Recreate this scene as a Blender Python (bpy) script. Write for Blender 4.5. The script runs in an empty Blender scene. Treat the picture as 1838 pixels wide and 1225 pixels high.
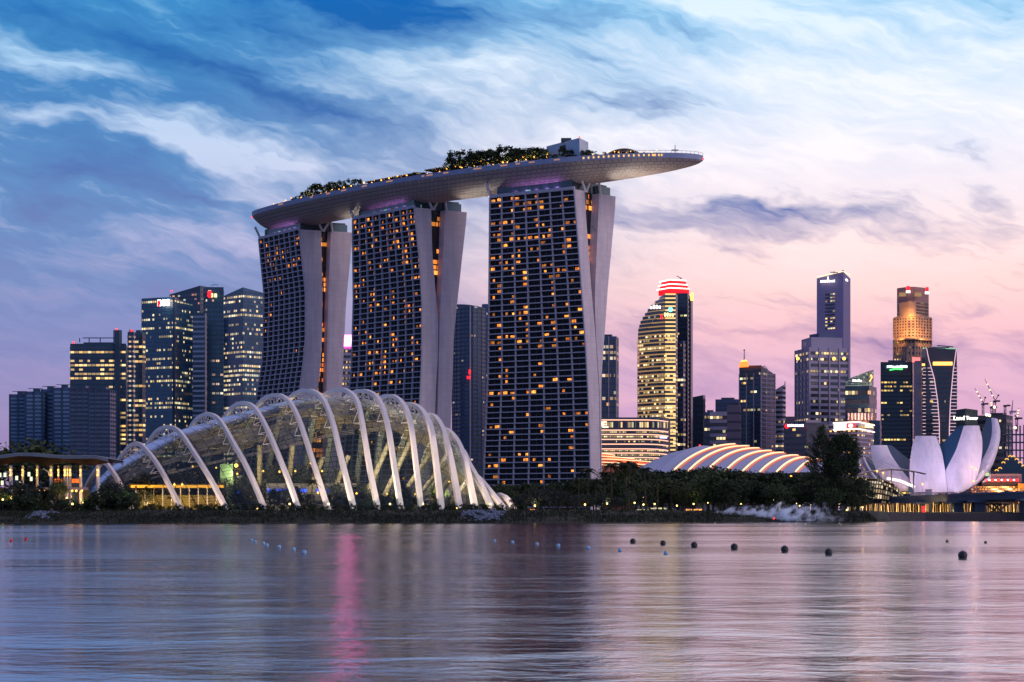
import bpy, math, random
import numpy as np
from mathutils import Vector, Matrix
random.seed(7)
rng = np.random.default_rng(11)
sc = bpy.context.scene
C = sc.collection
# ------------------------------------------------------------ measuring helpers
FP, HZ, CX, EYE = 3574.0, 928.0, 919.0, 2.0
def X(px, D): return (px-CX)*D/FP
def Z(py, D): return EYE+(HZ-py)*D/FP
def P(px, py, D): return Vector((X(px, D), D, Z(py, D)))
def L1(c):
    c = c/255.0
    return c/12.92 if c <= .04045 else ((c+.055)/1.055)**2.4
def rgb(r, g, b): return (L1(r), L1(g), L1(b), 1.0)

# ------------------------------------------------------------ camera, exposure
cam = bpy.data.objects.new('camera', bpy.data.cameras.new('camera'))
C.objects.link(cam); sc.camera = cam
cam.location = (0, 0, EYE); cam.rotation_euler = (math.radians(90), 0, 0)
cam.data.sensor_width = 36; cam.data.lens = 36*FP/1838
cam.data.shift_y = (HZ-612.5)/1838
cam.data.clip_start = 1; cam.data.clip_end = 40000
sc.view_settings.view_transform = 'Standard'; sc.view_settings.look = 'None'
sc.view_settings.exposure = 0.15; sc.view_settings.gamma = 1
sc.cycles.use_light_tree = True
sc.cycles.max_bounces = 8; sc.cycles.transparent_max_bounces = 16
sc.cycles.sample_clamp_indirect = 4.0; sc.cycles.sample_clamp_direct = 12.0
sc.cycles.caustics_reflective = True
sc.cycles.volume_bounces = 4

# ------------------------------------------------------------ node helper
class NT:
    def __init__(s, tree): s.t = tree; s.n = tree.nodes; s.l = tree.links
    def new(s, typ, **kw):
        n = s.n.new(typ)
        for k, v in kw.items(): setattr(n, k, v)
        return n
    def put(s, sock, v):
        if hasattr(v, 'is_output'): s.l.new(v, sock)
        elif v is not None: sock.default_value = v
    def m(s, op, a=None, b=None, c=None, clamp=False):
        n = s.new('ShaderNodeMath', operation=op); n.use_clamp = clamp
        for i, v in enumerate((a, b, c)):
            if v is not None: s.put(n.inputs[i], v)
        return n.outputs[0]
    def vec(s, x=0., y=0., z=0.):
        n = s.new('ShaderNodeCombineXYZ')
        for i, v in enumerate((x, y, z)): s.put(n.inputs[i], v)
        return n.outputs[0]
    def sep(s, v):
        n = s.new('ShaderNodeSeparateXYZ'); s.put(n.inputs[0], v); return n.outputs
    def noise(s, v, scale=1., detail=4., rough=.5, dist=0., dim='3D'):
        n = s.new('ShaderNodeTexNoise', noise_dimensions=dim)
        s.put(n.inputs['Vector'], v); n.inputs['Scale'].default_value = scale
        n.inputs['Detail'].default_value = detail; n.inputs['Roughness'].default_value = rough
        n.inputs['Distortion'].default_value = dist
        return n.outputs[0]
    def white(s, v):
        n = s.new('ShaderNodeTexWhiteNoise', noise_dimensions='3D'); s.put(n.inputs['Vector'], v); return n.outputs[0]
    def ramp(s, f, pts, interp='LINEAR'):
        n = s.new('ShaderNodeValToRGB'); s.put(n.inputs[0], f); r = n.color_ramp; r.interpolation = interp
        while len(r.elements) < len(pts): r.elements.new(.5)
        for e, (p, c) in zip(r.elements, pts):
            e.position = p; e.color = c if len(c) == 4 else (*c, 1)
        return n.outputs[0]
    def mr(s, v, a, b, c=0., d=1., smooth=True):
        n = s.new('ShaderNodeMapRange'); n.interpolation_type = 'SMOOTHSTEP' if smooth else 'LINEAR'
        for i, q in enumerate((v, a, b, c, d)): s.put(n.inputs[i], q)
        return n.outputs[0]
    def mix(s, f, a, b):
        n = s.new('ShaderNodeMix', data_type='RGBA'); s.put(n.inputs[0], f); s.put(n.inputs[6], a); s.put(n.inputs[7], b)
        return n.outputs[2]

# ------------------------------------------------------------ world: dusk sky with streaky cirrus
world = bpy.data.worlds.new('World'); sc.world = world; world.use_nodes = True
w = NT(world.node_tree); w.n.clear()
tc = w.new('ShaderNodeTexCoord').outputs['Generated']
dx, dy, dz = w.sep(tc)
K = FP/1838
u = w.m('MULTIPLY', w.m('ARCTAN2', dx, dy), K)
v = w.m('MULTIPLY', w.m('ARCSINE', dz), K)
wv = w.new('ShaderNodeVectorMath', operation='MULTIPLY'); w.put(wv.inputs[0], tc); wv.inputs[1].default_value = (9, 9, 16)
n1 = w.noise(wv.outputs[0], 1, 5, .55)
wv2 = w.new('ShaderNodeVectorMath', operation='MULTIPLY'); w.put(wv2.inputs[0], tc); wv2.inputs[1].default_value = (8, 5, 14)
n2 = w.noise(w.m('ADD', 0, 0) if False else wv2.outputs[0], 1.7, 4, .6)
# warped coordinates
uw = w.m('MULTIPLY_ADD', w.m('SUBTRACT', n1, .5), .22, u)
vw = w.m('MULTIPLY_ADD', w.m('SUBTRACT', n2, .5), .13, v)
def blobs(lst):
    tot = None
    for (px, py, rx, ry, ang, amp) in lst:
        cu, cv = (px-CX)/1838, (HZ-py)/1838
        a = math.radians(-ang); ca, sa = math.cos(a), math.sin(a)
        du = w.m('SUBTRACT', uw, cu); dv = w.m('SUBTRACT', vw, cv)
        p = w.m('MULTIPLY_ADD', dv, sa*1838/rx, w.m('MULTIPLY', du, ca*1838/rx))
        q = w.m('MULTIPLY_ADD', du, -sa*1838/ry, w.m('MULTIPLY', dv, ca*1838/ry))
        r2 = w.m('MULTIPLY_ADD', p, p, w.m('MULTIPLY', q, q))
        g = w.m('MULTIPLY', w.m('EXPONENT', w.m('MULTIPLY', r2, -1)), amp)
        tot = g if tot is None else w.m('ADD', tot, g)
    return tot
# (px, py, rx, ry, tilt down to the right, amount)
BL = blobs([(640, 30, 270, 75, 0, -1.25), (330, 115, 220, 38, 22, -.8), (140, 215, 170, 34, 5, -.7), (600, 215, 210, 34, 14, -.65),
            (90, 335, 200, 34, 4, -.6), (1090, 208, 200, 22, 6, -.55), (1140, 60, 200, 24, 8, -.22), (1710, 305, 70, 17, 0, -.8), (1800, 372, 80, 22, 12, -.7),
            (1500, 415, 330, 30, 5, -.42), (1400, 440, 160, 14, 4, -.25), (1300, 385, 200, 16, 8, -.5), (60, 95, 120, 22, 10, .35), (210, 55, 140, 20, 20, .35), (520, 160, 120, 22, 20, .35), (480, 290, 120, 30, 0, .3), (760, 250, 140, 18, 4, -.3), (950, 255, 160, 14, 3, .4), (120, 290, 140, 22, 10, -.35), (40, 240, 120, 20, 10, .35), (700, 130, 160, 20, 8, .3), (1150, 400, 170, 26, 8, -.55), (300, 480, 400, 60, 0, .12), (240, 330, 130, 30, 0, -.3), (0, 40, 170, 70, 0, -.3),
            (150, 165, 240, 30, 26, .55), (350, 280, 190, 50, 14, .75), (620, 330, 160, 40, 0, .25), (120, 430, 200, 24, 4, .2), (320, 470, 130, 12, 6, .3), (400, 345, 120, 12, 5, .5), (780, 160, 260, 50, 10, .62),
            (400, 40, 150, 40, 30, .45), (1350, 40, 420, 75, 4, .5), (1580, 220, 380, 120, 0, .8), (1250, 300, 260, 30, 4, .55),
            (390, 428, 110, 12, 12, .4), (1500, 500, 420, 40, 0, .35), (170, 130, 140, 30, 20, .2), (950, 120, 200, 60, 0, .2),
            (1350, 590, 260, 14, 2, -.35), (1660, 640, 260, 40, 0, -.25), (60, 645, 130, 10, 2, .4)])
def streak(shear, sx, sz, scale, det, rough, dist):
    zz = w.m('MULTIPLY_ADD', dx, shear, dz)
    vv = w.vec(w.m('MULTIPLY', w.m('ADD', dx, w.m('MULTIPLY', n1, .05)), sx), w.m('MULTIPLY', dy, sx*.5), w.m('MULTIPLY', w.m('MULTIPLY_ADD', n2, .03, zz), sz))
    return w.m('SUBTRACT', w.noise(vv, scale, det, rough, dist), .5)
s1 = streak(.30, 10, 34, 1.0, 7, .58, .6)
s2 = streak(.12, 12, 80, 1.0, 5, .55, .35)
s3 = streak(.35, 26, 150, 1.3, 5, .6, .4)
cl = w.m('MULTIPLY_ADD', s1, 2.5, w.m('MULTIPLY', BL, 1.25))
cl = w.m('MULTIPLY_ADD', s2, 2.1, cl)
cl = w.m('MULTIPLY_ADD', s3, 1.3, cl)
lowfade = w.m('MULTIPLY', w.mr(v, -.02, .22, .25, 1.), w.m('MULTIPLY_ADD', w.mr(v, .30, .16, 0., 1.), w.mr(u, .05, -.25, 0., -.5), 1.))
cl = w.m('MULTIPLY', cl, lowfade)
def vp(py): return max(0., min(1., (HZ-py)/1838/.9))
vn = w.m('DIVIDE', v, .9)
left = w.ramp(vn, [(0, rgb(150, 125, 165)), (vp(760), rgb(152, 138, 184)), (vp(650), rgb(134, 138, 188)), (vp(520), rgb(118, 140, 190)), (vp(350), rgb(98, 140, 192)), (vp(180), rgb(72, 132, 190)), (vp(0), rgb(64, 142, 200)), (.72, rgb(120, 140, 196)), (1, rgb(140, 142, 190))])
right = w.ramp(vn, [(0, rgb(196, 145, 185)), (vp(800), rgb(205, 155, 195)), (vp(680), rgb(220, 174, 202)), (vp(600), rgb(240, 190, 200)), (vp(520), rgb(252, 212, 208)), (vp(440), rgb(250, 224, 224)), (vp(330), rgb(232, 226, 238)), (vp(180), rgb(196, 218, 242)), (vp(0), rgb(132, 194, 234)), (.72, rgb(232, 212, 232)), (1, rgb(238, 210, 226))])
base = w.mix(w.mr(u, -.34, .30), left, right)
bright = w.ramp(vn, [(0, rgb(215, 165, 195)), (vp(600), rgb(252, 200, 206)), (vp(450), rgb(255, 230, 230)), (vp(250), rgb(244, 242, 250)), (vp(0), rgb(212, 234, 250)), (1, rgb(235, 215, 230))])
brightL = w.ramp(vn, [(0, rgb(195, 155, 190)), (vp(600), rgb(168, 152, 196)), (vp(400), rgb(182, 186, 220)), (vp(280), rgb(190, 206, 234)), (vp(0), rgb(140, 198, 234)), (1, rgb(170, 170, 205))])
bright = w.mix(w.mr(u, -.30, .12), brightL, bright)
darkc = w.ramp(vn, [(0, rgb(140, 110, 160)), (vp(600), rgb(140, 118, 170)), (vp(430), rgb(108, 116, 172)), (vp(300), rgb(80, 118, 178)), (vp(120), rgb(38, 98, 168)), (vp(0), rgb(18, 100, 178)), (1, rgb(120, 120, 170))])
tex = w.m('MULTIPLY_ADD', w.m('ADD', s2, s3), .7, 1.)
col = w.mix(w.m('MULTIPLY', w.mr(cl, -.1, 1.25, 0, .95, False), tex, clamp=True), base, bright)
col = w.mix(w.m('MULTIPLY', w.mr(w.m('MULTIPLY', cl, -1), .0, 1.3, 0, .9, False), w.m('MULTIPLY_ADD', s2, -1.2, 1.), clamp=True), col, darkc)
# the eastern half of the sky, behind the camera, is plain dusk blue
back = w.mr(dy, -.5, .25)
col = w.mix(back, rgb(104, 128, 182), col)
bg = w.new('ShaderNodeBackground'); w.put(bg.inputs[0], col); bg.inputs[1].default_value = 1.0
w.put(w.new('ShaderNodeOutputWorld').inputs[0], bg.outputs[0])
world.cycles.sampling_method = 'MANUAL'; world.cycles.sample_map_resolution = 512

dusk_fill = bpy.data.objects.new('dusk_fill', bpy.data.lights.new('dusk_fill', 'SUN'))  # added soft fill for the dusk glow; the real one has set
dusk_fill.data.energy = .8; dusk_fill.data.angle = math.radians(25); dusk_fill.data.color = (1, .80, .80)
dusk_fill.rotation_euler = (math.radians(68), 0, math.radians(52)); C.objects.link(dusk_fill)

# ------------------------------------------------------------ materials
MATS = {}
def mat(name, color, rough=.7, metal=0., emit=None, es=0., vary=.0, vs=.2, spec=.5, bump=0.):
    if name in MATS: return MATS[name]
    m = bpy.data.materials.new(name); m.use_nodes = True; t = NT(m.node_tree); b = m.node_tree.nodes['Principled BSDF']
    b.inputs['Roughness'].default_value = rough; b.inputs['Metallic'].default_value = metal
    b.inputs['Specular IOR Level'].default_value = spec
    if vary:
        o = t.new('ShaderNodeTexCoord').outputs['Object']
        nn = t.noise(o, vs, 5, .6)
        f = t.mr(nn, .3, .7, 1-vary, 1+vary, False)
        mx = t.new('ShaderNodeMix', data_type='RGBA', blend_type='MULTIPLY'); mx.inputs[0].default_value = 1
        t.put(mx.inputs[6], color); cc = t.new('ShaderNodeCombineColor')
        for i in range(3): t.put(cc.inputs[i], f)
        t.put(mx.inputs[7], cc.outputs[0]); t.put(b.inputs['Base Color'], mx.outputs[2])
        if bump:
            bp = t.new('ShaderNodeBump'); bp.inputs['Strength'].default_value = bump; t.put(bp.inputs['Height'], nn); t.put(b.inputs['Normal'], bp.outputs[0])
    else: b.inputs['Base Color'].default_value = color
    if emit: b.inputs['Emission Color'].default_value = emit; b.inputs['Emission Strength'].default_value = es
    MATS[name] = m; return m
def emis(name, color, s): return mat(name, (0, 0, 0, 1), .5, emit=color, es=s)

def glazing(name, glass=(.02, .035, .06, 1), lit=.3, cell=3.5, warm=rgb(255, 205, 120), cool=rgb(235, 235, 205), es=1.6, clump=.05, rough=.18, mull=.12, wmin=.14, wmax=.88, metal=.0, seed=0., floorvar=.35):
    """window glass of an office floor; UV.x in metres along the wall, UV.y = floor number + height within it"""
    if name in MATS: return MATS[name]
    m = bpy.data.materials.new(name); m.use_nodes = True; t = NT(m.node_tree); b = m.node_tree.nodes['Principled BSDF']
    uv = t.new('ShaderNodeUVMap').outputs[0]; ux, uy, _ = t.sep(uv)
    a = t.m('DIVIDE', ux, cell); cx = t.m('FLOOR', a); fl = t.m('FLOOR', uy); fx = t.m('FRACT', a); fy = t.m('FRACT', uy)
    r1 = t.white(t.vec(cx, fl, seed)); r3 = t.white(t.vec(cx, fl, seed+5)); rf = t.white(t.vec(fl, seed, 3.))
    cn = t.noise(t.vec(t.m('MULTIPLY', ux, clump), t.m('MULTIPLY', fl, 3.7), seed), 1, 1, .5)
    s = t.m('ADD', t.m('MULTIPLY', r1, .30), t.m('ADD', t.m('MULTIPLY', cn, .75), t.m('MULTIPLY', rf, floorvar)))
    mid = .15+.375+floorvar/2
    on = t.m('GREATER_THAN', s, mid+(.5-lit)*.55)
    msk = t.m('MULTIPLY', t.m('MULTIPLY', t.m('GREATER_THAN', fx, mull), t.m('LESS_THAN', fx, 1-mull*.3)), t.m('MULTIPLY', t.m('GREATER_THAN', fy, wmin), t.m('LESS_THAN', fy, wmax)))
    e = t.m('MULTIPLY', t.m('MULTIPLY', on, msk), t.m('MULTIPLY_ADD', t.m('POWER', r3, 2.), es*1.3, es*.25))
    t.put(b.inputs['Base Color'], t.mix(t.m('MULTIPLY', r3, .5), glass, tuple(min(1, c*1.9) for c in glass[:3])+(1,)))
    t.put(b.inputs['Emission Color'], t.mix(t.white(t.vec(cx, fl, seed+9)), warm, cool)); t.put(b.inputs['Emission Strength'], e)
    b.inputs['Roughness'].default_value = rough; b.inputs['Metallic'].default_value = metal; b.inputs['Specular IOR Level'].default_value = .8
    MATS[name] = m; return m

# ------------------------------------------------------------ mesh and object helpers
def tag(o, label=None, cat=None, group=None, kind=None):
    if label: o['label'] = label
    if cat: o['category'] = cat
    if group: o['group'] = group
    if kind: o['kind'] = kind
    return o
def thing(name, label, cat, loc, group=None):
    o = bpy.data.objects.new(name, None); C.objects.link(o); o.location = loc; o.empty_display_size = .1
    return tag(o, label, cat, group)
class MB:
    def __init__(s): s.v = []; s.f = []; s.uv = []; s.has = False; s.smooth = []
    def face(s, pts, uv=None, smooth=False):
        i = len(s.v); s.v += [tuple(p) for p in pts]; s.f.append(tuple(range(i, i+len(pts))))
        s.uv.append(uv if uv else [(0, 0)]*len(pts)); s.smooth.append(smooth)
        if uv: s.has = True
    def grid(s, rows, closed=False, smooth=True, uvs=None):
        i0 = len(s.v); n = len(rows[0])
        for r in rows: s.v += [tuple(p) for p in r]
        for a in range(len(rows)-1):
            for c in range(n if closed else n-1):
                d = (c+1) % n
                s.f.append((i0+a*n+c, i0+a*n+d, i0+(a+1)*n+d, i0+(a+1)*n+c)); s.smooth.append(smooth)
                if uvs: s.uv.append([uvs[a][c], uvs[a][c+1], uvs[a+1][c+1], uvs[a+1][c]]); s.has = True
                else: s.uv.append([(0, 0)]*4)
        return s
    def box(s, c, size, ax=None):
        """ax: rotation about z in radians"""
        hx, hy, hz = size[0]/2, size[1]/2, size[2]/2; ca, sa = (math.cos(ax), math.sin(ax)) if ax else (1, 0)
        q = []
        for (a, b_, d) in ((-1, -1, -1), (1, -1, -1), (1, 1, -1), (-1, 1, -1), (-1, -1, 1), (1, -1, 1), (1, 1, 1), (-1, 1, 1)):
            x, y = a*hx, b_*hy; q.append((c[0]+x*ca-y*sa, c[1]+x*sa+y*ca, c[2]+d*hz))
        i = len(s.v); s.v += q
        for f in ((3, 2, 1, 0), (4, 5, 6, 7), (0, 1, 5, 4), (1, 2, 6, 5), (2, 3, 7, 6), (3, 0, 4, 7)):
            s.f.append(tuple(i+k for k in f)); s.uv.append([(0, 0)]*4); s.smooth.append(False)
        return s
    def prism(s, poly, z0, z1, cap=True):
        n = len(poly); zb = z0 if isinstance(z0, (list, tuple)) else [z0]*n; zt = z1 if isinstance(z1, (list, tuple)) else [z1]*n
        per = 0
        for i in range(n):
            j = (i+1) % n; a, b_ = poly[i], poly[j]; L = math.dist(a, b_)
            s.face([(a[0], a[1], zb[i]), (b_[0], b_[1], zb[j]), (b_[0], b_[1], zt[j]), (a[0], a[1], zt[i])], [(per, zb[i]), (per+L, zb[j]), (per+L, zt[j]), (per, zt[i])]); per += L
        if cap:
            s.face([(p[0], p[1], zt[i]) for i, p in enumerate(poly)]); s.face([(p[0], p[1], zb[i]) for i, p in reversed(list(enumerate(poly)))])
        return s
    def tube(s, pts, r, n=6, cap=True):
        pts = [Vector(p) for p in pts]; rr = r if isinstance(r, (list, tuple)) else [r]*len(pts); rows = []
        for i, p in enumerate(pts):
            t = (pts[min(i+1, len(pts)-1)]-pts[max(i-1, 0)]).normalized()
            up = Vector((0, 0, 1)) if abs(t.z) < .93 else Vector((1, 0, 0))
            a = t.cross(up).normalized(); b_ = t.cross(a).normalized()
            rows.append([p+(a*math.cos(2*math.pi*k/n)+b_*math.sin(2*math.pi*k/n))*rr[i] for k in range(n)])
        s.grid(rows, closed=True)
        if cap:
            s.face(list(reversed(rows[0]))); s.face(rows[-1])
        return s
    def ball(s, c, r, n=12, m=8, sz=1.):
        rows = []
        for a in range(m+1):
            th = math.pi*a/m
            rr = max(1e-4, math.sin(th))
            rows.append([(c[0]+r*rr*math.cos(2*math.pi*k/n), c[1]+r*rr*math.sin(2*math.pi*k/n), c[2]+r*sz*math.cos(th)) for k in range(n)])
        return s.grid(rows, closed=True)
    def build(s, name, m, parent=None, kind=None, label=None):
        me = bpy.data.meshes.new(name)
        off = Vector(parent_world(parent)) if parent else Vector((0, 0, 0))
        me.from_pydata([(a[0]-off.x, a[1]-off.y, a[2]-off.z) for a in s.v], [], s.f)
        if s.has:
            l = me.uv_layers.new(name='UVMap'); l.data.foreach_set('uv', [x for f in s.uv for p in f for x in p])
        me.polygons.foreach_set('use_smooth', s.smooth)
        me.materials.append(m); me.update()
        o = bpy.data.objects.new(name, me); C.objects.link(o)
        if parent: o.parent = parent
        if kind: o['kind'] = kind
        if label: o['label'] = label
        return o
def parent_world(p):
    v_ = Vector((0, 0, 0))
    while p: v_ = v_+p.location; p = p.parent
    return v_
def copy_tree(o, loc=None, rz=0, s=None, parent=None, label=None):
    c = o.copy(); C.objects.link(c)
    if parent: c.parent = parent
    if loc is not None: c.location = loc; c.rotation_euler = (0, 0, rz)
    if s is not None: c.scale = (s, s, s) if not isinstance(s, tuple) else s
    if label: c['label'] = label
    for ch in list(o.children): copy_tree(ch, parent=c)
    return c
AIM_AWAY = {'uplight_glow': (0, .9, 1), 'wash_lamp': (0, 1, -.1), 'tier_lamp': (0, 1, .5), 'promenade_lamp': (0, 1, .5), 'gallery_lamp': (0, 1, .1), 'room_lamp': (0, 1, .2), 'column_lamp': (0, 1, 0), 'terrace_lamp': (0, 1, -.2), 'arcade_lamp': (0, 1, 0), 'house_lamp': (0, 1, .15), 'hall_lamp': (0, 1, .2)}
def light(name, typ, loc, energy, color, parent=None, **kw):
    if name in AIM_AWAY:      # lamps aimed away so they leave no streaks on the water
        typ = 'SPOT'; kw['spot_size'] = math.radians(165); kw['spot_blend'] = .5; kw['aim'] = Vector(loc)+Vector(AIM_AWAY[name])
    l = bpy.data.lights.new(name, typ); l.energy = energy; l.color = color
    for k, q in kw.items():
        if k != 'aim': setattr(l, k, q)
    o = bpy.data.objects.new(name, l); C.objects.link(o); loc = Vector(loc)
    if 'aim' in kw: o.rotation_euler = (Vector(kw['aim'])-loc).to_track_quat('-Z', 'Y').to_euler()
    if parent: o.parent = parent; o.location = loc-parent_world(parent)
    else: o.location = loc
    return o
def text(s, name, m, parent, org, size, right, depth=.3, label=None):
    cu = bpy.data.curves.new('t', 'FONT'); cu.body = s; cu.size = size; cu.extrude = depth; cu.align_x = 'CENTER'; cu.align_y = 'CENTER'; cu.offset = size*.02
    o = bpy.data.objects.new('t', cu); C.objects.link(o)
    me = bpy.data.meshes.new_from_object(o.evaluated_get(bpy.context.evaluated_depsgraph_get()))
    bpy.data.objects.remove(o)
    me.materials.clear(); me.materials.append(m)
    r = Vector(right).normalized(); n_ = r.cross(Vector((0, 0, 1))); M = Matrix(((r.x, 0, n_.x), (r.y, 0, n_.y), (0, 1, 0)))
    off = Vector(org)-parent_world(parent)
    for q in me.vertices: q.co = M @ q.co + off
    ob = bpy.data.objects.new(name, me); C.objects.link(ob); ob.parent = parent
    if label: ob['label'] = label
    return ob
def lerp(a, b, t): return a+(b-a)*t
def interp(x, pts):
    """pts sorted by first item"""
    return float(np.interp(x, [p[0] for p in pts], [p[1] for p in pts]))
# ============================================================ SETTING: water and ground
wm = bpy.data.materials.new('water'); wm.use_nodes = True; t = NT(wm.node_tree); b = wm.node_tree.nodes['Principled BSDF']
o = t.new('ShaderNodeTexCoord').outputs['Object']; ox, oy, _ = t.sep(o)
h1 = t.noise(t.vec(t.m('MULTIPLY', ox, .95), t.m('MULTIPLY', oy, 1.2), 0), 1.6, 4, .6, .4)
h2 = t.noise(t.vec(t.m('MULTIPLY', ox, .17), t.m('MULTIPLY', oy, .22), 3), 1.0, 3, .5, .4)
h3 = t.noise(t.vec(t.m('MULTIPLY', ox, .010), t.m('MULTIPLY', oy, .035), 7), 1.0, 4, .6)
bp = t.new('ShaderNodeBump'); bp.inputs['Strength'].default_value = 1.0; bp.inputs['Distance'].default_value = 1.0
t.put(bp.inputs['Height'], t.m('ADD', t.m('MULTIPLY', h1, .036), t.m('MULTIPLY', h2, .19)))
gl = t.new('ShaderNodeBsdfGlossy', distribution='BECKMANN'); gl.inputs['Color'].default_value = (.86, .85, .89, 1)
t.put(gl.inputs['Roughness'], t.mr(h3, .36, .64, .13, .21)); t.put(gl.inputs['Normal'], bp.outputs[0])
df = t.new('ShaderNodeBsdfDiffuse'); df.inputs['Color'].default_value = (.03, .045, .06, 1)
ms = t.new('ShaderNodeMixShader'); ms.inputs[0].default_value = .90; t.put(ms.inputs[1], df.outputs[0]); t.put(ms.inputs[2], gl.outputs[0]); t.put(t.n['Material Output'].inputs[0], ms.outputs[0])
s = MB(); s.face([(-9000, -300, 0), (9000, -300, 0), (9000, 14000, 0), (-9000, 14000, 0)]); s.build('water', wm, kind='structure')

M_soil = mat('bank_grass', rgb(24, 31, 18), .95, vary=.6, vs=.35, bump=.5)
M_dark = mat('dark_ground', rgb(45, 45, 42), .95, vary=.4, vs=.1)
shore = [(-9000, 700), (-900, 640), (-154, 597), (-60, 597), (-5, 598), (14, 606), (40, 640), (62, 700), (95, 720), (130, 735), (152, 800), (165, 905), (200, 960), (240, 970), (420, 985), (2000, 1100), (9000, 1500)]
def shore_y(x): return interp(x, shore)
prof = [(-4, -1.2), (0, .05), (5, 1.5), (14, 3.0), (22, 3.9), (34, 4.3), (60, 4.4), (200, 4.4), (2500, 4.4), (12500, 4.4)]
xs = sorted(set([p[0] for p in shore]+list(np.linspace(-420, 420, 300))))
rows = []
for (d, z) in prof:
    r = []
    for x in xs:
        k = 0 if d < 0 or d > 30 else .35
        steep = 1.0 if x < 140 else .45
        r.append((x, shore_y(x)+d*(steep if d < 60 else 1), z+k*math.sin(x*.13)*math.cos(x*.05+d)+(.15*math.sin(x*.9+d*3) if 0 < d < 30 else 0)))
    rows.append(r)
s = MB(); s.grid(rows); s.build('ground', M_soil, kind='structure')
def ground_z(x, y):
    d = y-shore_y(x); return interp(d, prof)
# loose grass and weeds on the bank: one mass
s = MB()
for i in range(24000):
    x = random.uniform(-190, 150); d = abs(random.gauss(9, 9)); y = shore_y(x)+d
    if d > 34 or d < .5: continue
    z = ground_z(x, y); a = random.uniform(0, 6.28); hgt = random.uniform(.3, .95); ww = random.uniform(.1, .3)
    s.face([(x-math.cos(a)*ww, y-math.sin(a)*ww, z-.1), (x+math.cos(a)*ww, y+math.sin(a)*ww, z-.1), (x+random.uniform(-.3, .3), y+random.uniform(-.2, .2), z+hgt)])
tag(s.build('grass', mat('weeds', rgb(30, 40, 20), .95, vary=.5, vs=.5)), 'rough dark grass and weeds covering the sloping river bank', 'grass', kind='stuff')
# rock revetments
M_rock = mat('riprap_rock', rgb(98, 108, 128), .85, vary=.35, vs=.8)
def rocks(px0, px1, n, label, dmin, dmax):
    s = MB()
    for i in range(n):
        px = random.triangular(px0, px1, px1-(px1-px0)*.3)+random.gauss(0, 5); x = X(px, 604); d = random.triangular(dmin, dmax, dmax*.75)
        if math.sin(px*.21+d*.55)+math.sin(px*.09-d*.3) < -.5: continue
        y = shore_y(x)+d; z = ground_z(x, y)
        r = random.uniform(.25, .6); i0 = len(s.v)
        q = []
        for k in range(12):
            vv = Vector(rng.normal(size=3)).normalized()*r*random.uniform(.7, 1.2); q.append(vv)
        dirs = [Vector(dv) for dv in ((1, 0, 0), (0, 1, 0), (-1, 0, 0), (0, -1, 0), (0, 0, 1), (0, 0, -1))]
        pts = [dv*r*random.uniform(.7, 1.3) for dv in dirs]
        s.v += [(x+p.x*1.3, y+p.y, z+p.z*.8+.15) for p in pts]
        for f in ((0, 1, 4), (1, 2, 4), (2, 3, 4), (3, 0, 4), (1, 0, 5), (2, 1, 5), (3, 2, 5), (0, 3, 5)):
            s.f.append(tuple(i0+k for k in f)); s.uv.append([(0, 0)]*3); s.smooth.append(False)
    tag(s.build('riprap', M_rock), label, 'rocks', kind='stuff')
rocks(826, 902, 900, 'pale boulders armouring the bank below the right end of the glass conservatory', 1, 22)
rocks(44, 92, 260, 'small patch of pale boulders on the bank below the restaurant pavilion', 3, 19)

# ============================================================ HOTEL TOWERS
M_conc = mat('white_concrete_cladding', rgb(196, 182, 188), .75, vary=.05, vs=.12)
def joints(m, c1, c2, mo, bw, rh, ms_=.03, ax=(.6, .8)):
    t = NT(m.node_tree); b = m.node_tree.nodes['Principled BSDF']; x_, y_, z_ = t.sep(t.new('ShaderNodeTexCoord').outputs['Object'])
    q = t.new('ShaderNodeTexBrick'); t.put(q.inputs['Vector'], t.vec(t.m('MULTIPLY_ADD', x_, ax[0], t.m('MULTIPLY', y_, ax[1])), z_, 0)); q.inputs['Scale'].default_value = 1
    q.inputs['Brick Width'].default_value = bw; q.inputs['Row Height'].default_value = rh; q.inputs['Mortar Size'].default_value = ms_; q.inputs['Color1'].default_value = c1; q.inputs['Color2'].default_value = c2; q.inputs['Mortar'].default_value = mo
    st = t.noise(t.vec(t.m('MULTIPLY', x_, .35), t.m('MULTIPLY', y_, .35), t.m('MULTIPLY', z_, .04)), 1, 4, .6)
    mx = t.new('ShaderNodeMix', data_type='RGBA', blend_type='MULTIPLY'); mx.inputs[0].default_value = 1; t.put(mx.inputs[6], q.outputs[0]); cc = t.new('ShaderNodeCombineColor'); f = t.mr(st, .3, .7, .86, 1.08, False)
    for i in range(3): t.put(cc.inputs[i], f)
    t.put(mx.inputs[7], cc.outputs[0]); t.put(b.inputs['Base Color'], mx.outputs[2])
joints(M_conc, rgb(208, 194, 200), rgb(202, 188, 195), rgb(178, 166, 173), 6, 3.5, .06)
M_edge = mat('grey_balcony_edge', rgb(176, 168, 182), .7, vary=.08, vs=.3)
M_darkglass = mat('dark_room_glass', (.010, .010, .012, 1), .4, vary=.8, vs=.28, spec=.25)
M_recess = mat('balcony_recess', (.05, .045, .05, 1), .6)
M_lit = [emis('lit_room_amber', rgb(255, 158, 48), 1.15), emis('lit_room_gold', rgb(255, 180, 80), 1.5), emis('lit_room_dim', rgb(225, 130, 70), .5)]
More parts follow.
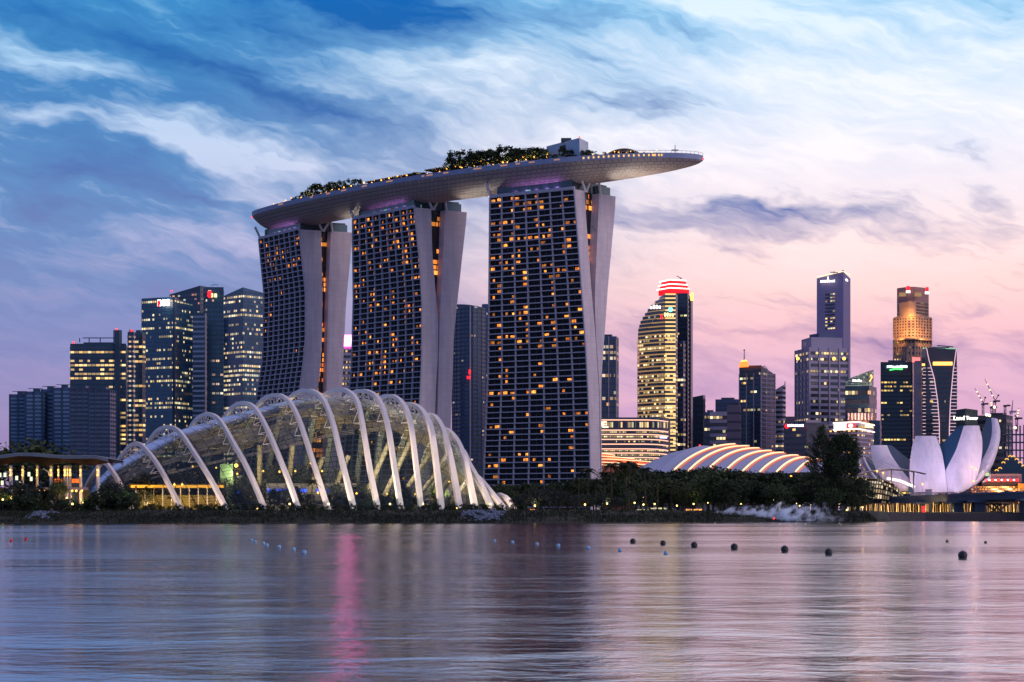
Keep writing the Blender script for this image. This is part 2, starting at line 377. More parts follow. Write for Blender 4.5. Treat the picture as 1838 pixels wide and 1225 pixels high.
for m_ in M_lit:      # uneven light inside each room: lamps, curtains, furniture
    t = NT(m_.node_tree); b = m_.node_tree.nodes['Principled BSDF']; st = b.inputs['Emission Strength'].default_value; o_ = t.new('ShaderNodeTexCoord').outputs['Object']
    n1_ = t.noise(o_, .9, 2, .5); n2_ = t.noise(o_, .23, 1, .5)
    t.put(b.inputs['Emission Strength'], t.m('MULTIPLY', t.m('MULTIPLY', t.mr(n1_, .35, .65, .5, 1.5), t.mr(n2_, .3, .7, .5, 1.3)), st))
    t.put(b.inputs['Emission Color'], t.mix(n2_, rgb(255, 118, 34), rgb(255, 176, 78)))
M_crown = glazing('crown_glass', (.03, .05, .06, 1), .16, 4, rgb(120, 220, 215), rgb(150, 200, 200), .5)
M_atr = glazing('atrium_glass', (.01, .01, .014, 1), .36, 3.2, rgb(255, 165, 60), rgb(255, 120, 50), 1.5, clump=.3, mull=.1, floorvar=.5)
M_steel = mat('pale_steel', rgb(200, 195, 200), .5)
HT = 195.0
def hotel_tower(label, L0, A0, E0, cxl, cxa, cxb, cxc, cxd, lit_fn, seed, n_rooms, n_floor=56):
    """L0/A0: world xy of the top of the front facade's ends, E0: far end of the end wall. c**: px curves as (py, px) of facade left edge,
    front slab left / right edge, rear slab left / right edge."""
    r = random.Random(seed)
    root = thing('hotel_tower', label, 'skyscraper', (A0[0], A0[1], 4.4))
    vdir = (Vector(E0)-Vector(A0)).normalized()
    A0 = Vector(A0); L0 = Vector(L0)
    def py(z, D): return HZ-(z-EYE)*FP/D
    def on_v(px, base):           # point of the line base + s*v seen at column px
        k = (px-CX)/FP; s_ = (k*base.y-base.x)/(vdir.x-k*vdir.y); return base+vdir*s_
    def sec(z):
        pA = py(z, A0.y)
        A = on_v(interp(pA, cxa), A0); B = on_v(interp(pA, cxb), A0); Cc = on_v(interp(pA, cxc), A0); D = on_v(interp(pA, cxd), A0)
        Lb = L0+(A-A0); k = (interp(py(z, L0.y), cxl)-CX)/FP; u_ = (L0-A0).normalized()
        s_ = (k*Lb.y-Lb.x)/(u_.x-k*u_.y); Lp = Lb+u_*s_
        return A, B, Cc, D, Lp, Lp-A
    ztop = HT
    nz = 26; zs = [4.4+(ztop-4.4)*i/nz for i in range(nz+1)]
    S = [sec(z) for z in zs]
    u0 = (L0-A0).normalized()
    def V3(p, z): return (p.x, p.y, z)
    # front slab: end wall, back face, top
    s = MB()
    s.grid([[V3(a, z), V3(b_, z)] for (a, b_, c_, d_, l_, f_), z in zip(S, zs)], smooth=False)
    s.grid([[V3(b_, z), V3(b_+f_, z)] for (a, b_, c_, d_, l_, f_), z in zip(S, zs)], smooth=False)
    s.grid([[V3(b_+f_, z), V3(a+f_, z)] for (a, b_, c_, d_, l_, f_), z in zip(S, zs)], smooth=False)
    a, b_, c_, d_, l_, f_ = S[-1]; s.face([V3(a, ztop), V3(b_, ztop), V3(b_+f_, ztop), V3(a+f_, ztop)])
    s.build('front_slab', M_conc, root)
    s = MB()
    s.grid([[V3(c_, z), V3(d_, z)] for (a, b_, c_, d_, l_, f_), z in zip(S, zs)], smooth=False)
    s.grid([[V3(d_, z), V3(d_+f_, z)] for (a, b_, c_, d_, l_, f_), z in zip(S, zs)], smooth=False)
    s.grid([[V3(d_+f_, z), V3(c_+f_, z)] for (a, b_, c_, d_, l_, f_), z in zip(S, zs)], smooth=False)
    s.grid([[V3(c_+f_, z), V3(c_, z)] for (a, b_, c_, d_, l_, f_), z in zip(S, zs)], smooth=False)
    a, b_, c_, d_, l_, f_ = S[-1]; s.face([V3(c_, ztop), V3(d_, ztop), V3(d_+f_, ztop), V3(c_+f_, ztop)])
    s.build('rear_slab', M_conc, root)
    # atrium glass between slabs, set back 5 m
    s = MB(); nf = n_floor; zf = [4.4+(ztop-4.4)*i/nf for i in range(nf+1)]; SF = [sec(z) for z in zf]
    rows = []; uvs = []
    for i, ((a, b_, c_, d_, l_, f_), z) in enumerate(zip(SF, zf)):
        w_ = u0*5; rows.append([V3(b_+w_, z), V3(c_+w_, z)]); uvs.append([(0, i), (max(.1, (c_-b_).length), i)])
    s.grid(rows, smooth=False, uvs=uvs); s.build('atrium_glass', M_atr, root)
    # recessed glazing plane of the front facade, in the frame of the facade
    nrm = Vector((u0.y, -u0.x));  nrm = nrm if nrm.y < 0 else -nrm
    inn = -nrm*.9; nr3 = Vector((nrm.x, nrm.y, 0))
    s = MB(); s.grid([[V3(a+inn, z), V3(l_+inn, z)] for (a, b_, c_, d_, l_, f_), z in zip(SF, zf)], smooth=False); s.build('room_glazing', M_darkglass, root)
    # balcony slab edges, one mesh per floor would be hidden detail: pattern of the facade
    for i in range(nf+1):
        a, b_, c_, d_, l_, f_ = SF[i]; z = zf[i]; s = MB(); o_ = nrm*.35
        pts = [a+o_, l_+o_, l_+inn*1.2, a+inn*1.2]; hh = .30 if i else .9
        s.prism([(p.x, p.y) for p in pts], z-hh, z+hh); s.build('balcony_edge', M_edge, root)
    # party walls between rooms
    for j in range(n_rooms*2+1):
        main = j % 2 == 0
        s = MB(); q = j/(n_rooms*2); wd = .34 if main else .14
        rows = []
        for (a, b_, c_, d_, l_, f_), z in zip(S, zs):
            p = a.lerp(l_, q); e = (l_-a).normalized()*wd; oo = nrm*(.30 if main else -.3)
            rows.append([V3(p-e+inn, z), V3(p-e+oo, z), V3(p+e+oo, z), V3(p+e+inn, z)])
        s.grid(rows, smooth=False); s.build('room_divider', M_edge if main else M_recess, root)
    # lit rooms
    cells = []
    for i in range(nf):
        for j in range(n_rooms*2):
            if r.random() < lit_fn(i/nf, j/(n_rooms*2), r): cells.append((i, j))
    r.shuffle(cells); rest = [MB(), MB(), MB()]; cnt = 0
    for (i, j) in cells:
        a1, l1, z1 = SF[i][0], SF[i][4], zf[i]; a2, l2, z2 = SF[i+1][0], SF[i+1][4], zf[i+1]
        n2_ = n_rooms*2; half = r.random() < .6; q0 = (j+.2)/n2_; q1 = (j+(.52 if half else .8))/n2_
        lo, hi = .22, .22+r.uniform(.34, .52); dd = inn*.86
        def pt(q, h):
            p = a1.lerp(a2, h).lerp(l1.lerp(l2, h), q)+dd; return (p.x, p.y, lerp(z1, z2, h))
        mi = r.choice((0, 0, 1, 1, 2, 2))
        m_ = MB() if cnt < 100 else rest[mi]
        m_.face([pt(q1, lo), pt(q0, lo), pt(q0, hi), pt(q1, hi)])
        if cnt < 100: m_.build('lit_window', M_lit[mi], root)
        cnt += 1
    for mi, q in enumerate(rest):
        if q.f: q.build('lit_window', M_lit[mi], root, kind='stuff')
    # dark glazed crown between tower top and the roof deck, with white V struts
    a, b_, c_, d_, l_, f_ = S[-1]
    v2 = vdir
    p0 = a+v2*3-u0*(-4); poly = [a+v2*3+u0*4, l_+v2*3-u0*3, l_+v2*((d_-a).length-3)-u0*3, a+v2*((d_-a).length-3)+u0*4]
    s = MB(); per = 0; zt = 201.5
    for k in range(4):
        q0, q1 = poly[k], poly[(k+1) % 4]; Lh = (q1-q0).length
        for fl in range(2):
            za = ztop+(zt-ztop)*fl/2; zb = ztop+(zt-ztop)*(fl+1)/2
            s.face([V3(q0, za), V3(q1, za), V3(q1, zb), V3(q0, zb)], [(per, fl), (per+Lh, fl), (per+Lh, fl+.99), (per, fl+.99)])
        per += Lh
    crown_o = s.build('glass_crown', M_crown, root)
    s = MB(); s.prism([(p.x, p.y) for p in (a+nrm*.1, l_+nrm*.1, l_+v2*1.0, a+v2*1.0)], ztop, ztop+1.6); s.build('parapet', M_edge, root)
    mid = (b_+c_)/2
    for (q0, q1) in ((b_+vdir*1, b_-vdir*3.5), (b_+vdir*1.5, b_+vdir*6.5), (c_+vdir*1, c_-vdir*.5), (l_+vdir*2, l_-vdir*2-u0*-1)):
        s = MB(); s.tube([V3(q0, ztop-.5), V3(q1, ztop+8.5)], .8, 8); s.build('strut', M_steel, root)
    # glazed corner box standing on the rear slab
    q = c_+vdir*1.5+u0*1.5; q2 = d_-vdir*3+u0*1.5
    s = MB(); pl = [q, q2, q2+u0*10, q+u0*10]; per = 0
    for k in range(4):
        k0, k1 = pl[k], pl[(k+1) % 4]; Lh = (k1-k0).length
        s.face([V3(k0, ztop), V3(k1, ztop), V3(k1, ztop+5), V3(k0, ztop+5)], [(per, 0), (per+Lh, 0), (per+Lh, .95), (per, .95)]); per += Lh
    s.face([V3(p, ztop+5) for p in pl]); s.build('roof_glass_box', mat('pale_green_glass', rgb(90, 120, 125), .15, spec=.8), root)
    return root, S

def xy(px, D): return (X(px, D), D)
T1, S1 = hotel_tower('leftmost of the three hotel towers, mostly dark, its curved white end slabs leaning', xy(464, 1385), xy(536.5, 1337), xy(632.5, 1352),
    [(400, 464), (430, 464), (531, 474), (649, 470.5), (712, 460), (900, 430)],
    [(400, 536.5), (412, 536.5), (470, 542), (524, 548), (613, 548), (660, 543), (701, 537), (800, 520), (900, 505)],
    [(400, 576), (414, 576.5), (524, 579), (613, 578), (660, 575), (701, 570), (800, 557), (900, 545)],
    [(400, 594), (412, 594), (542, 589), (700, 586), (900, 584)],
    [(400, 632.5), (415, 633), (542, 621), (696, 614), (900, 606)],
    lambda f, q, r: (.36 if f > .83 and f < .97 and q < .85 else (.035 if q > .02 else .3)) if f > .12 else .1, 3, 8)
T2, S2 = hotel_tower('middle hotel tower under the long roof deck, amber rooms lit in its upper half', xy(632.5, 1292), xy(743, 1242), xy(838, 1262),
    [(380, 632.5), (452, 633), (542, 634), (667, 630), (700, 626), (900, 612)],
    [(360, 743), (372, 743), (470, 753), (542, 757), (640, 757), (685, 755), (728, 753), (800, 747), (900, 738)],
    [(360, 774), (376, 774), (452, 776), (577, 786.6), (640, 786), (685, 783), (739, 781), (800, 777), (900, 770)],
    [(360, 799), (373, 799), (452, 795.6), (577, 789), (703, 786.6), (760, 784.5), (900, 778)],
    [(360, 838), (379, 838), (470, 828), (595, 815), (771, 809), (900, 803)],
    lambda f, q, r: (.45 if f > .90 else (.30 if f > .80 else (.32 if (int(q*16)*7 % 5) < 3 else .09) if f > .45 else (.05 if f > .3 else .14 if f < .2 else .04))), 5, 9)
T3, S3 = hotel_tower('right-hand hotel tower, the nearest and widest, scattered amber rooms lit down its grid front', xy(879, 1204), xy(1030.3, 1172.5), xy(1105, 1200),
    [(340, 879), (480, 878), (660, 876), (857, 868), (900, 866)],
    [(330, 1030.3), (340, 1030.3), (480, 1041), (606, 1050), (695, 1055), (785, 1058), (853, 1059.5), (900, 1060)],
    [(330, 1049), (344, 1049), (510, 1061), (600, 1069), (695, 1075), (850, 1078), (900, 1079)],
    [(330, 1075.5), (342, 1075.5), (510, 1068.4), (552, 1068), (600, 1070), (695, 1076), (850, 1079.5), (900, 1080.5)],
    [(330, 1105), (352, 1105), (510, 1091), (570, 1087), (660, 1080.5), (700, 1079), (850, 1080.5), (900, 1081.5)],
    lambda f, q, r: ((.36 if (int(q*14)*5 % 4) < 3 else .12) if f > .5 else (.04 if f > .47 else .17 if f > .22 else .02 if f > .18 else .16)), 9, 7)
M_pst = emis('purple_strip', rgb(176, 96, 235), .9)
for (root, S) in ((T1, S1), (T2, S2), (T3, S3)):
    a, b_, c_, d_, l_, f_ = S[-1]; vd = (b_-a).normalized(); p = a.lerp(l_, .16)+vd*2.5; q = a.lerp(l_, .84)+vd*2.5
    s = MB(); s.tube([(p.x, p.y, 202), (q.x, q.y, 202)], .3, 5); s.build('cove_light', M_pst, root)
    for k in (.12, .3, .48, .66, .84):
        c = p.lerp(q, k)-vd*1.0; light('cove_lamp', 'POINT', (c.x, c.y, 197.2), (400 if root is T3 else 240)*(1.3-k), (.62, .28, 1), root, shadow_soft_size=1.5)

# ============================================================ ROOF DECK
DZK = 210.0
M_hull = mat('hull_panels', rgb(176, 160, 158), .55, vary=.06, vs=.3)
# procedural panel joints on the hull
t = NT(M_hull.node_tree); b = M_hull.node_tree.nodes['Principled BSDF']; uvn = t.new('ShaderNodeUVMap').outputs[0]
br = t.new('ShaderNodeTexBrick'); t.put(br.inputs['Vector'], uvn); br.inputs['Scale'].default_value = 1; br.inputs['Brick Width'].default_value = 3.4; br.inputs['Row Height'].default_value = 2.3
br.inputs['Mortar Size'].default_value = .16; br.inputs['Color1'].default_value = rgb(180, 164, 160); br.inputs['Color2'].default_value = rgb(168, 154, 152); br.inputs['Mortar'].default_value = rgb(104, 94, 98)
t.put(b.inputs['Base Color'], br.outputs[0])
rim = [(-176, 1374), (-146, 1326), (-109, 1280), (-76, 1244), (-44, 1217), (-8, 1191), (29, 1167), (58, 1155), (87.6, 1150), (112, 1158)]
def catmull(pts, n):
    out = []; P_ = [Vector(p) for p in pts]; P_ = [P_[0]*2-P_[1]]+P_+[P_[-1]*2-P_[-2]]
    for i in range(1, len(P_)-2):
        for k in range(n):
            t_ = k/n; a, b_, c_, d_ = P_[i-1:i+3]
            out.append(.5*((2*b_)+(c_-a)*t_+(2*a-5*b_+4*c_-d_)*t_*t_+(3*b_-a-3*c_+d_)*t_**3))
    out.append(P_[-2]); return out
cl_pts = [(-169.5, 1400), (-154, 1371), (-130, 1337), (-93, 1293), (-61, 1258), (-30, 1232), (4, 1207), (38, 1186), (66, 1173), (92, 1165), (111.5, 1162)]
cln = catmull(cl_pts, 8); tot = [0]
for i in range(1, len(cln)): tot.append(tot[-1]+(cln[i]-cln[i-1]).length)
LT = tot[-1]
def hw_at(l):
    a = min(1, l/26.); c_ = min(1, (LT-l)/95.)
    return max(.3, 20.5*math.sqrt(max(0, 1-(1-a)**2.4))*math.sqrt(max(0, 1-(1-c_)**2.2)))
def dp_at(l):
    a = min(1, l/34.); c_ = min(1, (LT-l)/105.)
    return max(.2, 11.0*(max(0, 1-(1-a)**2.2))**.5*(max(0, 1-(1-c_)**2.0))**.62)
rows = []; uvs = []; rimF = []; rimB = []; deckrows = []
for i, c in enumerate(cln):
    tg = (cln[min(i+1, len(cln)-1)]-cln[max(i-1, 0)]).normalized(); n_ = Vector((-tg.y, tg.x)); n_ = -n_ if n_.y > 0 else n_
    hw, dp = hw_at(tot[i]), dp_at(tot[i]); row = []; uv = []
    for k in range(19):
        q = 1-2*k/18
        row.append((c.x+n_.x*hw*q, c.y+n_.y*hw*q, DZK-dp*(1-abs(q)**2.3))); uv.append((tot[i], (1-q)*hw*1.1))
    rows.append(row); uvs.append(uv); rimF.append((c+n_*hw, n_)); rimB.append((c-n_*hw, -n_))
c0 = Vector((sum(c.x for c in cln)/len(cln), sum(c.y for c in cln)/len(cln)))
deck = thing('sky_deck', 'boat-shaped roof deck spanning the tops of the three hotel towers, its bow jutting out', 'roof deck', (c0.x, c0.y, DZK))
s = MB(); s.grid(rows, uvs=uvs); s.build('hull', M_hull, deck)
M_par = mat('deck_parapet', rgb(140, 148, 178), .5, vary=.12, vs=.25)
s = MB()
for R in (rimF, rimB):
    s.grid([[(p.x, p.y, DZK-.2), (p.x+n_.x*.4, p.y+n_.y*.4, DZK+2.7), (p.x-n_.x*.3, p.y-n_.y*.3, DZK+2.7), (p.x-n_.x*.3, p.y-n_.y*.3, DZK+1)] for p, n_ in R], smooth=False)
par_o = s.build('parapet', M_par, deck)
s = MB(); s.grid([[(a[0].x, a[0].y, DZK+1), (b_[0].x, b_[0].y, DZK+1)] for a, b_ in zip(rimF, rimB)], smooth=False); s.build('deck_floor', mat('timber_deck', rgb(90, 74, 66), .8), deck)
# lit slots in the parapet
M_slot = emis('slot_light', rgb(255, 196, 110), 1.2); M_slotd = emis('slot_light_dim', rgb(230, 170, 150), .45)
def rim_at(px):
    best = min(range(len(rimF)), key=lambda i: abs(CX+rimF[i][0].x*FP/rimF[i][0].y-px)); j = min(best+1, len(rimF)-1) if CX+rimF[best][0].x*FP/rimF[best][0].y < px else max(best-1, 0)
    p0, p1 = rimF[best][0], rimF[j][0]; k0, k1 = CX+p0.x*FP/p0.y, CX+p1.x*FP/p1.y
    f = 0 if abs(k1-k0) < 1e-6 else max(0, min(1, (px-k0)/(k1-k0))); return p0.lerp(p1, f), rimF[best][1], (cln[min(best+1, len(cln)-1)]-cln[max(best-1, 0)]).normalized()
for px in list(range(1048, 1180, 9))+[1172, 1176, 1183, 1188]:
    p, n_, tg = rim_at(px); s = MB(); q = p+n_*.55; s.box((q.x, q.y, DZK+1.3), (.9, .2, 1.1), math.atan2(tg.y, tg.x)); s.build('slot_lamp', M_slot, par_o)
for px in (505, 560, 590, 618, 655, 700, 760, 772, 801, 858, 905, 930, 955, 1000):
    p, n_, tg = rim_at(px); s = MB(); q = p+n_*.5; s.box((q.x, q.y, DZK+1.6), (random.uniform(2, 6), .2, .8), math.atan2(tg.y, tg.x)); s.build('slot_lamp', M_slotd, par_o)
s = MB()
for i in range(len(rimF)-16, len(rimF)):
    p, n_ = rimF[i]
    if i > len(rimF)-16: s.tube([(pp.x, pp.y, DZK+4.1), (p.x, p.y, DZK+4.1)], .12, 4)
    s.tube([(p.x, p.y, DZK+2.6), (p.x, p.y, DZK+4.2)], .1, 4); pp = p
s.build('railing', M_steel, deck)
# warm uplights from the tower tops wash the hull
for (px, D, e, ax, ay, az, z_) in ((1106, 1190, 52000, 1150, 1158, 204, 176), (1104, 1188, 42000, 1215, 1156, 207, 176), (840, 1250, 34000, 868, 1215, 203, 176), (633, 1338, 30000, 665, 1290, 203, 176), (500, 1330, 0, 480, 1360, 203, 176), (1050, 1160, 5000, 1062, 1172, 203, 180)):
    if e: light('hull_uplight', 'SPOT', (X(px, D), D-6, z_), e, (1, .86, .70), deck, shadow_soft_size=1.5, spot_size=math.radians(75), spot_blend=1, aim=(X(ax, ay), ay, az+1))
def on_deck(px, back=6.):
    p, n_, tg = rim_at(px); q = p-n_*back; return q, tg
# service block
q, tg = on_deck(1019, 20); ang = math.atan2(tg.y, tg.x)
blk = thing('plant_building', 'grey box-shaped plant building on the roof deck above the right tower', 'building', (q.x, q.y, DZK+1))
A_, M_, B_ = xy(981, 1193), xy(1040, 1166), xy(1056, 1180)
Cq = (A_[0]+B_[0]-M_[0], A_[1]+B_[1]-M_[1]); zt = Z(250, 1170)
s = MB(); s.prism([A_, M_, B_, Cq], DZK+1, zt)
s.build('wall', mat('grey_cladding', rgb(160, 178, 202), .6, vary=.1, vs=.4), blk)
s = MB(); s.box(((A_[0]+M_[0])/2+2, 1180, zt+1), (6, 5, 2.2)); s.build('lift_overrun', mat('dark_metal', rgb(60, 64, 74), .6), blk)
s = MB(); s.box(((A_[0]+M_[0])/2, (A_[1]+M_[1])/2-.3, zt-3), (5, .5, 2), math.atan2(M_[1]-A_[1], M_[0]-A_[0])); s.build('louvre', mat('dark_metal', rgb(60, 64, 74), .6), blk)
M_red = emis('red_beacon', rgb(255, 40, 40), 3.5)
s = MB(); s.ball((M_[0], M_[1], zt+.4), .45, 8, 6); s.build('beacon', M_red, blk)
# pavilion roofs
M_roofd = mat('dark_roof', rgb(70, 62, 66), .6, vary=.15, vs=.3)
def roof_pav(px0, px1, h, label, lit=True, back=8, depth=12, col=None, curve=False):
    q0, tg = on_deck(px0, back); q1, _ = on_deck(px1, back); n_ = Vector((-(q1-q0).y, (q1-q0).x)).normalized(); n_ = -n_ if n_.y < 0 else n_
    root = thing('roof_pavilion', label, 'pavilion', (q0.x, q0.y, DZK+1))
    s = MB(); rows = []
    for k in range(13):
        f = k/12; c = q0.lerp(q1, f); zz = DZK+1+h*(math.sin(math.pi*f)**.6 if curve else 1)
        rows.append([(c.x-n_.x*2, c.y-n_.y*2, zz), (c.x-n_.x*2, c.y-n_.y*2, zz+.7), (c.x+n_.x*depth, c.y+n_.y*depth, zz+1.6), (c.x+n_.x*depth, c.y+n_.y*depth, zz)])
    s.grid(rows, smooth=False); s.face(rows[0]); s.face(list(reversed(rows[-1]))); s.build('roof', M_roofd, root)
    nn = max(3, int((q1-q0).length/5))
    for k in range(nn+1):
        c = q0.lerp(q1, k/nn); hh_ = h*(math.sin(math.pi*k/nn)**.6 if curve else 1)
        if hh_ > .6: s = MB(); s.tube([(c.x, c.y, DZK+1), (c.x, c.y, DZK+1+hh_)], .3, 6); s.build('post', M_edge, root)
        if lit and k < nn and k % 2 == 0:
            c2 = q0.lerp(q1, (k+.4)/nn); s = MB(); s.ball((c2.x, c2.y-.5, DZK+3.2), .38, 8, 5); s.build('lamp', emis('deck_lamp_pink', rgb(255, 150, 120), 1.6), root)
    s = MB(); c = q0+n_*depth*.6; c2 = q1+n_*depth*.6
    s.prism([(c.x, c.y), (c2.x, c2.y), (c2.x+n_.x*2, c2.y+n_.y*2), (c.x+n_.x*2, c.y+n_.y*2)], DZK+1, DZK+1+h*.8); s.build('back_wall', mat('bar_wall', rgb(70, 50, 55), .7), root)
roof_pav(605, 637, 3.2, 'short dark pavilion roof on the deck beside the left tree group')
roof_pav(642, 736, 4.4, 'long low dark pavilion on the deck between the two tree groups')
roof_pav(750, 796, 5.2, 'pavilion with raised dark roof on the deck, left of the larger tree group')
roof_pav(1066, 1148, 6.4, 'low domed dark restaurant roof on the deck behind the observation terrace', curve=True, back=14)
roof_pav(470, 500, 2.6, 'small red-lit bar roof at the stern of the roof deck')
# mast with ring
q, tg = on_deck(1210, 6); mst = thing('mast', 'thin mast with a ring of lamps on the bow of the roof deck', 'mast', (q.x, q.y, DZK+1))
s = MB(); s.tube([(q.x, q.y, DZK+1), (q.x, q.y, Z(261, q.y))], .22, 6); s.build('pole', mat('dark_metal', rgb(60, 64, 74), .6), mst)
s = MB(); zz = Z(270, q.y); s.tube([(q.x+2.1*math.cos(a*.5236), q.y+2.1*math.sin(a*.5236), zz) for a in range(13)], .2, 5); s.tube([(q.x-2.1, q.y, zz), (q.x+2.1, q.y, zz)], .12, 4); s.build('lamp_ring', M_steel, mst)
s = MB(); s.ball((rimF[-1][0].x, rimF[-1][0].y, DZK+.8), .6, 8, 6); s.build('beacon', M_red, deck)
s = MB(); p = rimF[2][0]; s.ball((p.x-1.0, p.y, DZK+.6), .6, 8, 6); s.build('beacon', M_red, deck)
# ============================================================ GLASS CONSERVATORY
M_rib = mat('white_painted_steel', rgb(205, 198, 198), .45, vary=.04, vs=.2)
RIBS = [  # (half depth, foot->peak polyline in photo columns/rows)
 (14, [(238, 906), (215, 868), (203, 848), (192, 833), (186, 830)]),
 (22, [(327.5, 904), (297, 858), (277.5, 826), (262, 807), (253, 799), (244, 796)]),
 (30, [(409, 907), (379, 862), (346, 809), (326.5, 780), (313, 769), (300, 766.5)]),
 (36, [(478, 908), (445, 842.6), (416, 790), (398, 759), (385, 747), (371, 743)]),
 (40, [(538, 911), (515.6, 856), (486, 784), (465, 743), (450, 727), (434, 723.5)]),
 (43, [(591, 911), (566.5, 842.6), (541, 764), (525, 729), (508, 712), (490, 709.5)]),
 (44, [(637, 912), (615.5, 833), (596, 754), (580, 717), (563, 703), (545, 701)]),
 (44, [(680, 914), (665, 846.6), (653, 774), (641.6, 721), (622, 701.5), (603, 699.5)]),
 (43, [(721, 914), (708, 837), (696.4, 764), (681, 719), (661, 703.5), (643, 702)]),
 (41, [(757, 914), (747.4, 837), (737.6, 762), (726, 729), (709, 713), (692, 711)]),
 (38, [(793.4, 914), (782.6, 827), (773, 766), (757, 737), (742, 727), (727, 725)]),
 (34, [(827, 913), (810, 827), (796, 774), (783, 751), (772, 745), (760, 744)]),
 (28, [(855, 907), (837.5, 837), (824, 797.6), (808, 776), (796, 770)]),
 (22, [(886.5, 909), (863, 870), (843, 835), (831.6, 811), (818, 802)]),
 (15, [(910, 911), (884.5, 888), (865, 864), (852, 852)]),
 (9, [(927, 910), (910, 895.6), (897, 888)])]
dome = thing('glass_conservatory', 'large shell-shaped glass conservatory on the bank, held by white floodlit arches', 'conservatory', (X(600, 690), 690, 4.4))
def rib_curve(hd, poly):
    Df = 690-hd; fx = X(poly[0][0], Df); pk = poly[-1]
    px_ = X(pk[0], 690); d = Vector((px_-fx, hd)); prof_ = []
    for (px, py) in poly:
        k = (px-CX)/FP; s_ = (k*Df-fx)/(d.x-k*d.y); y = Df+s_*d.y; prof_.append((max(0, min(1, s_)), Z(py, y)))
    prof_[0] = (0, 3.6); prof_[-1] = (1, prof_[-1][1])
    out = []
    zz = [p[1] for p in prof_]
    c3 = catmull([(p[0], p[1], 0) for p in prof_], 6)
    for p in c3: out.append((min(1.0, p[0]), p[1]))
    out += [(2-p[0], p[1]) for p in reversed(out[:-1])]
    return [Vector((fx+d.x*s_, Df+d.y*s_, z)) for s_, z in out], Vector((fx+d.x, 690, 4.4)), d.normalized()
curves = []
N_R = 64
def resample(pts, n):
    L = [0]
    for i in range(1, len(pts)): L.append(L[-1]+(pts[i]-pts[i-1]).length)
    out = []
    for k in range(n+1):
        l = L[-1]*k/n; i = max(0, min(len(pts)-2, int(np.searchsorted(L, l))-1)); f = (l-L[i])/max(1e-6, L[i+1]-L[i]); out.append(pts[i].lerp(pts[i+1], f))
    return out
for i, (hd, poly) in enumerate(RIBS):
    pts, cen, d = rib_curve(hd, poly); pts = resample(pts, N_R); curves.append((pts, cen, d))
    nrm = Vector((-d.y, d.x, 0))
    s = MB(); rows = []
    for k, p in enumerate(pts):
        tg = (pts[min(k+1, N_R)]-pts[max(k-1, 0)]).normalized(); up = nrm.cross(tg).normalized()
        w_ = (.60 if i < 6 else .72)+.28*abs(1-2*k/N_R)+(.15 if i > 9 else 0); h_ = .62
        rows.append([p+nrm*w_+up*h_, p-nrm*w_+up*h_, p-nrm*w_*.8-up*h_, p+nrm*w_*.8-up*h_])
    s.grid(rows, closed=True, smooth=False); rib_o = s.build('arch_rib', M_rib, dome); RIBO = globals().setdefault('RIBO', []); RIBO.append(rib_o)
    s = MB()
    for k in (0, N_R): s.box((pts[k].x, pts[k].y, 3.9), (3.0, 3.0, 1.2))
    s.build('footing', M_edge, rib_o)
def shell_pts(i):
    pts, cen, d = curves[i]; f = [.72, .84, .88, .90, .91, .92, .93, .93, .93, .93, .92, .92, .91, .90, .9, .85][i]
    out = []
    for p in pts:
        q = cen+(p-cen)*f; q.z = 4.2+(p.z-3.6)*f*(.985 if i > 3 else 1); out.append(q)
    return out
SH = [shell_pts(i) for i in range(len(curves))]
tip = [Vector((X(150, 690), 690, 4.4)).lerp(q, .25)+Vector((0, 0, 0)) for q in SH[0]]
ctrl = [tip]+SH
rows = []; NS = 4
for i in range(len(ctrl)-1):
    for k in range(NS):
        t_ = k/NS; r = []
        for j in range(N_R+1):
            a = ctrl[max(i-1, 0)][j]; b_ = ctrl[i][j]; c_ = ctrl[i+1][j]; d_ = ctrl[min(i+2, len(ctrl)-1)][j]
            r.append(.5*((2*b_)+(c_-a)*t_+(2*a-5*b_+4*c_-d_)*t_*t_+(3*b_-a-3*c_+d_)*t_**3))
        rows.append(r)
rows.append(ctrl[-1])
uvs = [[(j*1.0, i*.5*2) for j in range(N_R+1)] for i in range(len(rows))]
M_shell = bpy.data.materials.new('conservatory_glass'); M_shell.use_nodes = True; t = NT(M_shell.node_tree); b = t.n['Principled BSDF']; outn = t.n['Material Output']
uvx, uvy, _ = t.sep(t.new('ShaderNodeUVMap').outputs[0])
fx = t.m('FRACT', uvx); fy = t.m('FRACT', uvy)
bar = t.m('MAXIMUM', t.m('LESS_THAN', fx, .07), t.m('LESS_THAN', fy, .06))
pane = t.white(t.vec(t.m('FLOOR', uvx), t.m('FLOOR', uvy), 1))
b.inputs['Roughness'].default_value = .10; b.inputs['Specular IOR Level'].default_value = 1.0
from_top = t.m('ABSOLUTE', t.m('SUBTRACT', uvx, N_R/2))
blind_zone = t.m('MULTIPLY', t.m('LESS_THAN', from_top, 17.), t.m('GREATER_THAN', from_top, 5.))
slat = t.m('LESS_THAN', t.m('FRACT', t.m('MULTIPLY', uvx, 3.)), t.m('MULTIPLY_ADD', pane, .3, .42))
drawn = t.m('GREATER_THAN', t.noise(t.vec(t.m('FLOOR', uvx), t.m('MULTIPLY', t.m('FLOOR', uvy), .6), 4), .35, 2), .47)
blind = t.m('MULTIPLY', t.m('MULTIPLY', blind_zone, slat), drawn)
sky_sheen = t.mr(from_top, 7., 3., 0., 1.)  # blue metallic colour along the ridge stands in for reflected sky
t.put(b.inputs['Base Color'], t.mix(bar, t.mix(blind, t.mix(sky_sheen, (.02, .024, .028, 1), (.58, .72, .92, 1)), (.20, .165, .10, 1)), (.006, .006, .007, 1)))
t.put(b.inputs['Metallic'], t.m('MULTIPLY', sky_sheen, .9))
